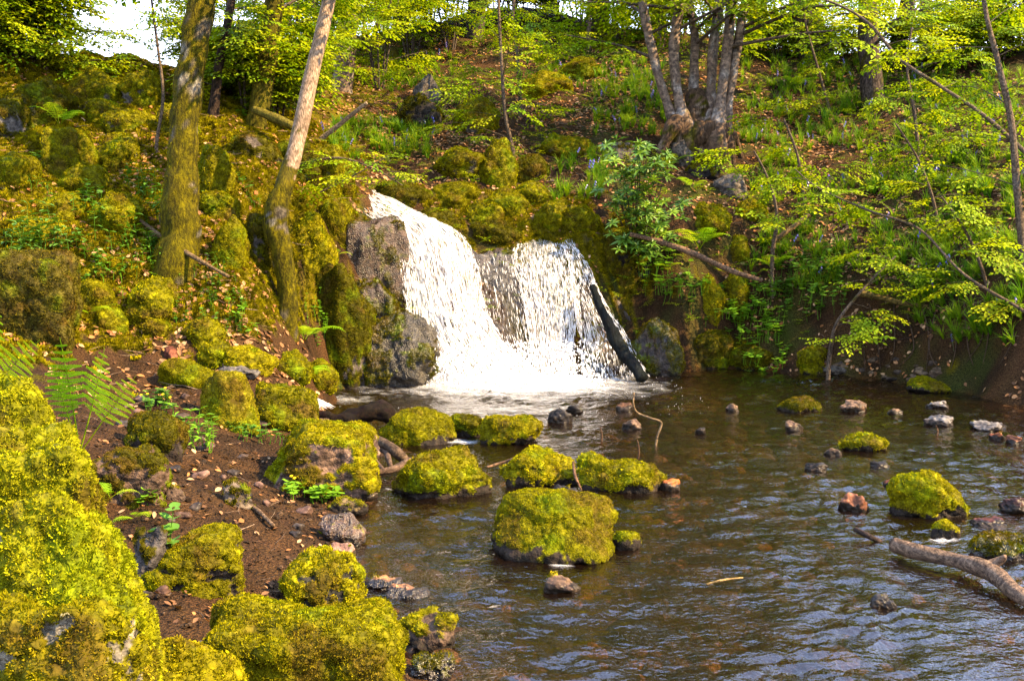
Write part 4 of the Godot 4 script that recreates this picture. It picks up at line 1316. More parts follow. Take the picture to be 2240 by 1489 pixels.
	for rt in [[1488, 250, 1440, 350, 19], [1500, 262, 1478, 352, 22], [1530, 270, 1522, 358, 22], [1560, 262, 1560, 362, 24], [1575, 255, 1606, 372, 20], [1585, 270, 1622, 345, 15]]:
		var e := hit(rt[2], rt[3], false, 12.0)
		var ed := (e - EYE).dot(forward)
		trunk_into(many, "root", [[rt[0], rt[1], 16.0, rt[4] * 0.8], [lerpf(rt[0], rt[2], 0.35), lerpf(rt[1], rt[3], 0.3), lerpf(15.72, ed, 0.3), rt[4]], [lerpf(rt[0], rt[2], 0.75), lerpf(rt[1], rt[3], 0.66), lerpf(15.75, ed, 0.8), rt[4] * 0.6], [rt[2] + (rt[2] - rt[0]) * 0.3, rt[3] + 35, ed + 0.1, rt[4] * 0.2]], warm, M.bark, 12, 0.6)
	var all := PackedVector3Array()
	var stems := [[[1500, 435, 16.2, 17.8], [1490, 310, 15.88, 20.9], [1474, 262, 15.88, 14.8], [1460, 225, 15.9, 9.7], [1442, 170, 15.9, 9.1], [1418, 70, 15.95, 10.3], [1400, -20, 16, 9.7], [1370, -200, 16.1, 7.7], [1340, -420, 16.2, 3.9]],
		[[1518, 438, 16.1, 20.2], [1508, 310, 15.8, 22.3], [1494, 255, 15.82, 16.4], [1483, 205, 15.85, 11.0], [1474, 120, 15.85, 11.7], [1482, 40, 15.9, 11.7], [1500, -40, 15.95, 10.3], [1520, -250, 16, 7.7], [1510, -450, 16.1, 3.9]],
		[[1522, 300, 16.2, 19.3], [1518, 230, 16.2, 14.8], [1518, 150, 16.2, 9.7], [1520, 80, 16.2, 9.1], [1508, -10, 16.25, 8.5], [1500, -200, 16.3, 5.2]],
		[[1548, 438, 16.1, 20.2], [1552, 310, 15.85, 20.9], [1556, 250, 15.98, 15.5], [1556, 190, 16.05, 11.0], [1562, 90, 16.05, 11.0], [1578, -20, 16.1, 10.3], [1590, -250, 16.2, 7.7], [1600, -460, 16.3, 3.9]],
		[[1572, 442, 16, 21.4], [1568, 315, 15.72, 23.8], [1572, 260, 15.76, 17.1], [1579, 205, 15.8, 11.7], [1592, 100, 15.8, 11.7], [1602, -20, 15.85, 11.0], [1620, -240, 15.9, 7.7], [1640, -440, 16, 3.9]],
		[[1590, 435, 16.05, 15.4], [1586, 310, 15.8, 17.8], [1590, 255, 15.84, 13.3], [1596, 215, 15.85, 9.7], [1612, 110, 15.85, 9.7], [1636, -20, 15.9, 9.7], [1680, -230, 16, 7.1], [1720, -420, 16, 3.9]]]
	var mc := Crown.new()
	var ms := Shape.new()
	for st in stems:
		var l := trunk_into(many, "stem", st, func(q, d, t): return warm.call(q, d, t) if t < 0.26 + 0.05 * N.b.get_noise_3dv(q) else grey.call(q, d, t), M.smooth_bark, 14, 0.22)
		boughs(ms, mc, l, 0.55, 7, 2.0, 11, 1.2, func(q, d, t): return Color(0.14, 0.10, 0.07), Vector3.ZERO, 0.025)
	part(many, "branches", ms.mesh(), M.wood).set_meta("kind", "stuff")
	crown(many, mc)
	# right-hand skyline
	tree("skyline_tree", "broad dark trunk on the skyline right of the many-stemmed tree", [[1785, 130, 20.2, 40], [1770, 60, 20.2, 34], [1755, -20, 20.2, 30], [1740, -200, 20.3, 22], [1740, -420, 20.4, 12]], dull, M.bark, {"boughs": 14, "from": 0.45, "reach": 2.0, "per": 10, "thick": 0.03})
	tree("skyline_tree", "grey trunk standing on the right slope under the arching branch", [[1912, 250, 17.6, 27], [1905, 150, 17.6, 23], [1900, 60, 17.6, 21], [1898, -40, 17.7, 20], [1890, -250, 17.8, 12]], dull, M.bark, {"boughs": 12, "from": 0.45, "reach": 2.0, "per": 10, "thick": 0.03})
	tree("skyline_tree", "smaller trunk just behind the grey right-slope trunk", [[1962, 170, 19.3, 20], [1968, 90, 19.3, 18], [1990, -20, 19.3, 16], [2010, -250, 19.4, 9]], dull, M.bark, {"boughs": 10, "from": 0.4, "reach": 1.8, "per": 10, "thick": 0.025})
	tree("skyline_tree", "slim mossy trunk in the skyline gap beside the many-stemmed tree", [[1643, 90, 21.5, 9], [1645, 40, 21.5, 8], [1650, -40, 21.5, 7], [1655, -200, 21.6, 4]], golden, M.bark, {"boughs": 7, "from": 0.5, "reach": 1.2, "per": 8})
	tree("leaning_tree", "mossy trunk leaning right across the top right skyline", [[2078, 82, 19.0, 15], [2140, 35, 18.8, 17], [2200, -15, 18.6, 17], [2280, -80, 18.4, 14], [2360, -220, 18.2, 8]], mossy, M.bark, {"mossy": 0.3, "boughs": 10, "from": 0.5, "reach": 1.6, "per": 8})
	# top left corner
	for q in [[[68, 120, 13.5, 7], [72, 40, 13.5, 6], [78, -40, 13.5, 5], [85, -250, 13.6, 3]], [[98, 112, 13.4, 9], [110, 40, 13.4, 8], [128, -30, 13.4, 7], [150, -220, 13.4, 4]], [[35, 125, 13.2, 8], [30, 40, 13.2, 7], [28, -40, 13.2, 6], [20, -220, 13.2, 4]], [[155, 125, 13.9, 4], [152, 40, 13.9, 3.5], [158, -40, 13.9, 3], [170, -180, 13.9, 2]]]:
		tree("thin_tree", {68: "thin pale trunk in the top left corner, second from the edge", 98: "dark leaning thin trunk in the top left corner", 35: "thin trunk nearest the left edge of the skyline", 155: "slenderest stem of the top left group, beside the open sky"}[int(q[0][0])], q, grey if q[0][0] == 68 else twig, M.bark, {"boughs": 9, "from": 0.05, "reach": 1.0, "per": 9, "sides": 8})
	# saplings and arching branches
	for q in [["slender sapling leaning over the tall mossy block above the falls", [[1122, 330, 15.4, 5.2], [1105, 250, 15.4, 4.1], [1098, 150, 15.4, 3.8], [1092, 40, 15.4, 3.4], [1088, -60, 15.4, 2.6]], 16, 1.3, 0.25],
			["thin sapling behind the slender one on the middle slope", [[1138, 215, 17.5, 4.5], [1132, 120, 17.5, 3.8], [1122, 40, 17.5, 3.4], [1130, -50, 17.5, 3.0]], 12, 1.3, 0.2],
			["short sapling near the top of the middle slope", [[1288, 80, 21, 5.2], [1290, 20, 21, 4.5], [1292, -80, 21, 3.0]], 10, 1.4, 0.1],
			["tall sapling at the right edge, bowed towards the stream", [[2240, 570, 11.6, 9.8], [2226, 420, 11.6, 8.2], [2213, 270, 11.6, 7.5], [2185, 140, 11.6, 6.4], [2160, 40, 11.6, 5.2], [2140, -80, 11.6, 3.8]], 18, 1.5, 0.3],
			["wiry sapling in front of the open sky on the left", [[342, 310, 11.9, 3.8], [356, 210, 11.9, 3.4], [345, 110, 11.9, 3.0], [333, 20, 11.9, 2.6], [325, -60, 11.9, 1.9]], 3, 0.6, 0.6],
			["sapling leaning left beside the grey right-slope trunk", [[1820, 260, 17.8, 3.8], [1790, 150, 17.6, 3.0], [1765, 60, 17.5, 2.6], [1750, -30, 17.4, 2.2]], 10, 1.2, 0.15],
			["spindly sapling on the sunlit right slope", [[2010, 340, 14.8, 4.5], [2000, 240, 14.8, 3.8], [1985, 150, 14.8, 3.0], [1995, 60, 14.8, 2.2]], 10, 1.2, 0.2],
			["low sapling among the bluebells on the right slope", [[1760, 440, 15.0, 3.8], [1745, 340, 14.9, 3.0], [1715, 260, 14.8, 2.2]], 9, 1.0, 0.2],
			["leafy sapling below the many-stemmed tree", [[1690, 560, 14.0, 4.5], [1700, 470, 13.9, 3.8], [1680, 390, 13.8, 2.6], [1650, 330, 13.7, 1.9]], 10, 1.0, 0.25],
			["tangled sapling standing at the far water's edge", [[1812, 832, 12.6, 5.2], [1818, 760, 12.6, 4.5], [1835, 700, 12.5, 3.8], [1900, 620, 12.5, 2.6], [1960, 560, 12.5, 1.9]], 10, 0.9, 0.35],
			["sapling in the middle of the right slope", [[2060, 560, 13.2, 4.5], [2045, 450, 13.1, 3.8], [2010, 350, 13.0, 2.6], [1960, 270, 12.9, 1.9]], 12, 1.1, 0.2],
			["sapling above the dark undercut", [[2170, 680, 11.9, 4.5], [2150, 590, 11.9, 3.8], [2110, 500, 11.8, 3.0], [2060, 430, 11.7, 1.9]], 10, 1.0, 0.2]]:
		tree("sapling", q[0], q[1], twig, M.wood, {"boughs": q[2] if q[1][0][0] < 1400 else int(q[2] * 0.6), "reach": q[3], "from": q[4], "per": 7, "sides": 7, "category": "sapling", "group": "saplings", "rough": 0.1, "thick": 0.007, "size": 0.85})
	for q in [["long branch arching down across the upper right slope", [[2330, 420, 12.6, 5.6], [2240, 330, 12.8, 5.0], [2150, 250, 13.0, 4.3], [2060, 190, 13.2, 4.0], [1970, 130, 13.4, 3.7], [1900, 50, 13.6, 3.1], [1820, 5, 13.8, 2.5], [1740, -10, 14.0, 1.6]]],
			["long branch drooping across the lower right slope", [[2350, 760, 10.6, 5.0], [2240, 680, 11.0, 3.7], [2110, 600, 11.4, 3.1], [2010, 500, 11.8, 2.8], [1900, 460, 12.1, 2.5], [1790, 410, 12.4, 1.6], [1740, 370, 12.6, 1.1]]],
			["leafy branch reaching over the lip of the falls", [[640, 360, 11.6, 2.5], [740, 345, 11.6, 2.2], [820, 370, 11.5, 1.9], [880, 405, 11.4, 1.2]]],
			["twig-thin branch above the falls' lip with sparse leaves", [[700, 420, 12.0, 1.9], [780, 380, 12.0, 1.6], [850, 340, 12.0, 1.2]]]]:
		var first := at(q[1][0][0], q[1][0][1], q[1][0][2])
		var root := thing("arching_branch", q[0], "branch", first)
		var line := trunk_into(root, "bough", q[1], twig, M.wood, 7, 0.1)
		var c := Crown.new()
		var s := Shape.new()
		boughs(s, c, line, 0.15, 9 if q[1][0][0] > 1000 else 4, 0.8 if q[1][0][0] > 1000 else 0.35, 7 if q[1][0][0] > 1000 else 3, 0.8, func(qq, d, t): return Color(0.12, 0.09, 0.06), Vector3(0, -0.1, 0), 0.006)
		part(root, "twigs", s.mesh(), M.wood).set_meta("kind", "stuff")
		crown(root, c)
	# bushes along the top of the slope, behind the falls
	var bushes := [[830, 190, "bush", 2.4, 1.3], [900, 140, "bush", 2.6, 1.4], [985, 110, "bush", 2.6, 1.5], [1080, 60, "bush", 2.6, 1.5], [1180, 50, "bush", 2.6, 1.5], [1270, 65, "bush", 2.4, 1.4], [1360, 90, "bush", 2.4, 1.3], [690, 210, "bush", 2.4, 1.3], [640, 240, "bush", 2.2, 1.2], [600, 270, "bush", 1.2, 0.9], [540, 240, "bush", 1.2, 0.9], [490, 200, "bush", 1.0, 0.8], [60, 130, "bush", 1.0, 0.6], [0, 120, "bush", 1.4, 0.8], [1700, 130, "bush", 0.9, 0.8], [1830, 130, "bush", 0.8, 0.8], [2050, 130, "bush", 0.8, 0.9], [2180, 140, "bush", 0.9, 0.9], [2230, 110, "bush", 1.3, 1.0], [780, 110, "bush", 2.6, 1.4], [880, 60, "bush", 3.0, 1.6], [1440, 110, "bush", 1.8, 1.2]]
	for b in bushes:
		var side := "left skyline" if b[0] < 450 else ("slope behind the mossy trunks" if b[0] < 760 else ("slope above the falls" if b[0] < 1500 else "right skyline"))
		var which: String = {830: "behind the pale broken branch", 900: "above the cracked outcrop", 985: "left of the slender sapling", 1080: "behind the slender sapling", 1180: "right of the slender sapling", 1270: "at the top of the slope by the short sapling", 1360: "left of the many-stemmed tree", 690: "beside the plain grey trunk", 640: "behind the stripped stem", 600: "between the golden and stripped trees", 540: "left of the golden trunk", 490: "behind the thin dark trunk", 350: "low against the open sky beside the thick trunk", 60: "under the thin top left trunks", 0: "in the top left corner", 1700: "low, right of the many-stemmed tree", 1830: "low, beside the broad dark trunk", 2050: "low, right of the grey right-slope trunk", 2180: "low, under the leaning trunk", 2230: "at the right edge of the top", 780: "right of the plain grey trunk", 880: "highest, under the sky gap", 1440: "between the stems of the many-stemmed tree"}[int(b[0])]
		shrub("fresh green leafy bush " + which, b[0], b[1], b[3], b[4], 260, "leafy bushes on the " + side)
	for k in 9:
		shrub("dense leafy bush in the row along the far crest", 0, 0, rnd(2.6, 3.6), 1.5, 300, "bushes along the far crest", 1.15, Vector3(-2.8 + k * 0.95, 0, -23.2 - (k % 3) * 0.9))
	# taller trees behind the crest, and those beside the stream outside the picture that shade it
	for q in [[-2.5, -24.0, 10.0], [1.0, -27.0, 11.0], [3.6, -26.0, 10.0], [-0.8, -22.5, 10.0], [6.5, -28.0, 12.0], [10.5, -27.0, 12.0], [2.0, -24.0, 11.0], [-7.5, -8.0, 9.0]]:
		standing_tree(q[0], q[1], q[2])

func standing_tree(x: float, z: float, tall: float) -> void:
	var p := Vector3(x, height(x, z) - 0.1, z)
	var behind := z < -17
	var root := thing("background_tree" if behind else "bankside_tree", "tall leafy tree on the far side of the crest" if behind else "tall leafy tree standing beside the stream", "tree", p, "trees beyond the crest" if behind else "trees along the stream banks")
	var s := Shape.new()
	var top := Vector3(rnd(-.6, .6), tall, rnd(-.6, .6))
	var m := smooth([[Vector3.ZERO, 0.2], [top * 0.4 + Vector3(rnd(-.3, .3), 0, 0), 0.15], [top * 0.75, 0.09], [top, 0.03]], 6)
	s.tube(m[0], m[1], 12, func(q, d, t): return Color(0.13, 0.10, 0.07), 0.2, N.b)
	part(root, "trunk", s.mesh(), M.bark)
	var c := Crown.new()
	s = Shape.new()
	boughs(s, c, m[0], (0.18 if absf(x) < 2.6 and z < -21 else 0.46), 26, 2.8, 20, 1.5, func(q, d, t): return Color(0.12, 0.09, 0.06), Vector3.ZERO, 0.03)
	part(root, "branches", s.mesh(), M.wood).set_meta("kind", "stuff")
	crown(root, c)

# ------------------------------------------------------------------ dead wood
func wood_piece(called: String, label: String, path: Array, col: Color, o := {}) -> Node3D:
	var l := line_of(path)
	var root := thing(called, label, o.get("category", "log"), l[0][0], o.get("group", ""))
	trunk_into(root, o.get("part", "stem"), path, func(q, d, t): return shade(col, 0.85 + 0.5 * N.c.get_noise_3d(q.x * 2, q.y * 2, q.z * 2)), o.get("mat", M.wood), o.get("sides", 10), o.get("rough", 0.3))
	return root

func on_water(x: float, y: float, up: float, r: float) -> Array:     # a point above the water, as [x, y, distance, radius]
	var d := at(x, y, 1.0) - EYE
	return [x, y, (EYE.y - up) / -d.y, r]

func make_wood() -> void:
	wood_piece("leaning_log", "dark wet log leaning in the right side of the falls", [[1296, 625, 13.05, 7], [1318, 680, 12.9, 12], [1340, 725, 12.75, 14], [1352, 750, 12.7, 12], [1372, 780, 12.6, 15], [1408, 828, 12.35, 14]], Color(0.016, 0.020, 0.019), {"mat": M.bark, "rough": 0.6})
	var drift := wood_piece("drift_branch", "thick weathered branch lying in the near water at the right", [on_water(1958, 1192, .05, 17), on_water(2020, 1210, .06, 15), on_water(2090, 1226, .06, 15), on_water(2150, 1243, .07, 18), on_water(2185, 1262, .06, 20), on_water(2215, 1290, .05, 18), on_water(2270, 1325, .03, 15)], Color(0.24, 0.155, 0.095), {"category": "branch", "sides": 14})
	trunk_into(drift, "knot", [on_water(2160, 1240, .08, 12), on_water(2190, 1225, .12, 9), on_water(2200, 1216, .15, 4)], func(q, d, t): return Color(0.22, 0.14, 0.085), M.wood, 8, 0.3)
	wood_piece("driftwood_log", "dark rotting log between the gully fall and the mossy boulders", [on_water(660, 912, .12, 12), on_water(720, 912, .12, 20), on_water(790, 908, .13, 22), on_water(835, 905, .14, 20), on_water(862, 912, .08, 10)], Color(0.018, 0.011, 0.007), {"rough": 1.5, "sides": 20})
	var roots := wood_piece("drift_root", "tangle of bare brown roots behind the flat-topped slab", [on_water(795, 955, .15, 12), on_water(840, 970, .14, 11), on_water(868, 990, .10, 11), on_water(892, 1012, .02, 9)], Color(0.13, 0.085, 0.05), {"category": "root"})
	for q in [[on_water(800, 975, .10, 7), on_water(840, 985, .09, 7), on_water(850, 1005, .07, 6), on_water(855, 1020, .04, 4)], [on_water(815, 1035, .05, 8), on_water(860, 1026, .07, 8), on_water(895, 1008, .09, 7), on_water(925, 1000, .12, 4)], [on_water(800, 990, .06, 6), on_water(822, 1010, .05, 5), on_water(840, 1030, .02, 4)]]:
		trunk_into(roots, "root", q, func(qq, d, t): return Color(0.14, 0.09, 0.055), M.wood, 7, 0.3)
	wood_piece("fallen_branch", "long bare branch lying across the slope right of the falls", [[1378, 512, 13.5, 5], [1450, 530, 13.5, 6], [1530, 560, 13.4, 6.5], [1600, 592, 13.35, 6], [1668, 613, 13.3, 5]], Color(0.22, 0.13, 0.07), {"category": "branch"})
	wood_piece("fallen_branch", "mossy branch propped up on the slope above the bare one", [[1690, 530, 14.1, 6], [1730, 500, 14.1, 6], [1770, 470, 14.2, 5]], Color(0.20, 0.13, 0.05), {"category": "branch"})
	wood_piece("fallen_branch", "mossy root running along the top of the dark undercut", [[1880, 640, 12.9, 9], [1930, 652, 12.8, 7], [1990, 666, 12.7, 6], [2040, 672, 12.6, 4]], Color(0.17, 0.12, 0.03), {"category": "branch"})
	wood_piece("fallen_branch", "pale broken branch sticking up behind the stripped tree", [[700, 305, 14.5, 6], [745, 270, 14.4, 5.5], [802, 225, 14.2, 4]], Color(0.42, 0.30, 0.18), {"category": "branch"})
	wood_piece("fallen_branch", "mossy log lying behind the stripped trunk", [[555, 240, 13.2, 9], [600, 258, 13.0, 11], [640, 275, 12.9, 10]], Color(0.18, 0.145, 0.02), {"category": "branch"})
	wood_piece("fallen_branch", "dead branch slanting down beside the thick trunk's foot", [[290, 470, 10.4, 4], [350, 515, 10.1, 5], [420, 560, 9.9, 5], [500, 605, 9.8, 4]], Color(0.20, 0.13, 0.06), {"category": "branch"})
	var bd: float = on_water(1434, 978, 0.0, 1.0)[2]
	wood_piece("bent_stick", "thin pale crooked stick standing out of the water below the falls", [[1387, 858, bd, 1.8], [1386, 885, bd, 2.2], [1395, 903, bd + 0.05, 2.4], [1425, 915, bd, 2.6], [1447, 925, bd, 2.9], [1438, 955, bd, 2.9], [1434, 985, bd, 3.0]], Color(0.30, 0.20, 0.10), {"category": "stick", "sides": 6})
	for q in [[1315, 935, 968, "short dark twig standing in the water left of the crooked stick"], [1396, 962, 1005, "short brown twig standing behind the saddle-shaped boulder"], [2050, 930, 955, "thin twig standing by the row of stones under the far bank"]]:
		var a := on_water(q[0], q[2], 0.0, 2.5)
		wood_piece("twig", q[3], [a, [q[0] + 2, (q[1] + q[2]) * 0.5, a[2], 2.4], [q[0] - 2, q[1], a[2], 1.6]], Color(0.14, 0.08, 0.04), {"category": "twig", "sides": 5})
	var bare := thing("exposed_roots", "thin bare roots hanging over the dark undercut bank", "root", hit(1960, 690, false))
	for k in 12:
		var x := 1870 + k * 30 + rnd(-10, 10)
		var a := hit(x, rnd(655, 690), false)
		var b := hit(x + rnd(-25, 25), rnd(730, 770), false)
		var c := hit(x + rnd(-35, 35), rnd(790, 815), false)
		var s := Shape.new()
		var m := smooth([[a - bare.position, 0.011], [b + Vector3(0, 0, 0.05) - bare.position, 0.008], [c + Vector3(0, 0, 0.02) - bare.position, 0.003]], 6)
		s.tube(m[0], m[1], 5, func(q, d, t): return Color(0.10, 0.06, 0.035))
		part(bare, "root", s.mesh(), M.wood)
	wood_piece("twig", "straight twig lying against the golden mossy boulder", [on_water(1065, 1022, .04, 3), on_water(1110, 1008, .08, 3.4), on_water(1152, 992, .16, 2.4)], Color(0.28, 0.16, 0.08), {"category": "twig", "sides": 6})
	wood_piece("twig", "thin twig caught between the golden and the saddle-shaped boulder", [on_water(1254, 1010, .17, 2.5), on_water(1258, 1040, .12, 3), on_water(1272, 1072, .03, 2)], Color(0.2, 0.11, 0.06), {"category": "twig", "sides": 6})
	wood_piece("twig", "short dark stick poking from the riffle near the drift branch", [on_water(1872, 1158, .05, 6), on_water(1900, 1172, .04, 6), on_water(1930, 1186, .0, 5)], Color(0.06, 0.04, 0.03), {"category": "twig", "sides": 7})
	wood_piece("twig", "bare stick lying on the path beside the angular stone", [[535, 1098, 5.75, 5], [565, 1118, 5.55, 5], [598, 1150, 5.35, 4]], Color(0.24, 0.15, 0.08), {"category": "twig", "sides": 7})
	wood_piece("twig", "pale curved stick floating alone in the near water", [on_water(1545, 1278, .01, 2.5), on_water(1585, 1268, .03, 3), on_water(1625, 1263, .02, 2)], Color(0.42, 0.28, 0.1), {"category": "twig", "sides": 6})

# ------------------------------------------------------------------ small plants
func fern(label: String, x: float, y: float, n: int, tall: float, o := {}) -> void:
	var p: Vector3 = at(x, y, o.dist) if o.has("dist") else hit(x, y, false)
	var root := thing("fern", label, "fern", p - Vector3(0, 0.01, 0), "")
	var yaw: float = o.get("yaw", 0.0)
	for k in n:
		var g: float = yaw + o.get("spread", TAU) * ((k + 0.5) / n - 0.5) + rnd(-.2, .2)
		var lean: float = o.get("lean", 0.35) * rnd(0.6, 1.3)
		var b := Basis(Vector3.UP, g) * Basis(Vector3.RIGHT, lean)
		if o.has("rolls"):
			b = Basis(Vector3.BACK, o.rolls[k]) * Basis(Vector3.UP, rnd(-.4, .4))
		var f := part(root, "frond", fronds[4 + k % 2 if o.get("tall_stalk", false) else ((k + absi(int(x))) % 2 + (0 if o.get("fine", false) else 2))], fern_material(k), Transform3D(b.scaled_local(Vector3.ONE * tall * rnd(0.8, 1.1)), Vector3.ZERO))

func fern_material(k: int) -> Material:
	var key := "fern%d" % (k % 3)
	if not M.has(key):
		leaf_material(key, 0.9)
		M[key].albedo_color = [Color(0.17, 0.32, 0.006), Color(0.23, 0.37, 0.008), Color(0.30, 0.40, 0.010)][k % 3].linear_to_srgb()
	return M[key]

func green_material(key: String, c: Color, back := 0.6) -> Material:
	if not M.has(key):
		leaf_material(key, back)
		M[key].albedo_color = c.linear_to_srgb()
	return M[key]

func herb(called: String, label: String, x: float, y: float, stems: int, tall: float, leaf: float, mesh: Mesh, mat: Material, wide: float, group := "", pairs := 4) -> void:
	var p := hit(x, y, false)
	var root := thing(called, label, "plant", p, group)
	for k in stems:
		var g := rnd(0, TAU)
		var q := Vector3(cos(g), 0, sin(g)) * wide * sqrt(rng.randf()) if stems > 1 else Vector3.ZERO
		q.y = height(p.x + q.x, p.z + q.z) - p.y
		if q.y > 0.3 or q.y < -0.3:
			q.y = 0
		var top := q + Vector3(rnd(-.25, .25), 1, rnd(-.15, .35)).normalized() * tall * rnd(0.6, 1.1)
		var s := Shape.new()
		var m := smooth([[q - Vector3(0, .03, 0), 0.0028], [q.lerp(top, 0.5) + Vector3(rnd(-.02, .02), 0, 0), 0.0024], [top, 0.0014]], 3)
		s.tube(m[0], m[1], 4, func(a, b, c): return Color(0.9, 1.0, 0.7))
		part(root, "stem", s.mesh(), mat)
		for j in pairs:
			var t := (0.35 if pairs > 2 else 0.7) + (0.65 if pairs > 2 else 0.3) * j / maxf(pairs - 1, 1)
			for e in 2:
				var yaw := j * 1.57 + e * PI + rnd(-.4, .4)
				var b := Basis(Vector3.UP, yaw) * Basis(Vector3.RIGHT, rnd(-0.55, 0.25))
				part(root, "leaf", mesh, mat, Transform3D(b.scaled_local(Vector3.ONE * leaf * rnd(0.65, 1.1) * (1.15 - 0.25 * absf(t - 0.7))), q.lerp(top, t)))

func flowers(x: float, y: float, n: int, tall: float, wide: float) -> void:      # yellow star flowers on thin stalks, parts of the plant made last
	var root := get_child(get_child_count() - 1)
	var yellow := green_material("yellow_petals", Color(0.62, 0.42, 0.01), 0.4)
	for k in n:
		var s := Shape.new()
		for j in 8:
			var g := TAU * j / 8
			small_leaf(s, Vector3.ZERO, Vector3(cos(g), 0.25, sin(g)).normalized(), Vector3.UP, 0.013, 0.006, Color.WHITE)
		var q := Vector3(rnd(-wide, wide), tall * rnd(0.8, 1.3), rnd(-wide, wide))
		part(root, "flower", s.mesh(), yellow, Transform3D(Basis(Vector3.RIGHT, 0.5), q))
		var st := Shape.new()
		st.tube(PackedVector3Array([Vector3(q.x * 0.6, -0.02, q.z * 0.6), q]), PackedFloat32Array([0.0015, 0.001]), 3, func(a, b, c): return Color.WHITE)
		part(root, "flower_stalk", st.mesh(), M.mid_herb)

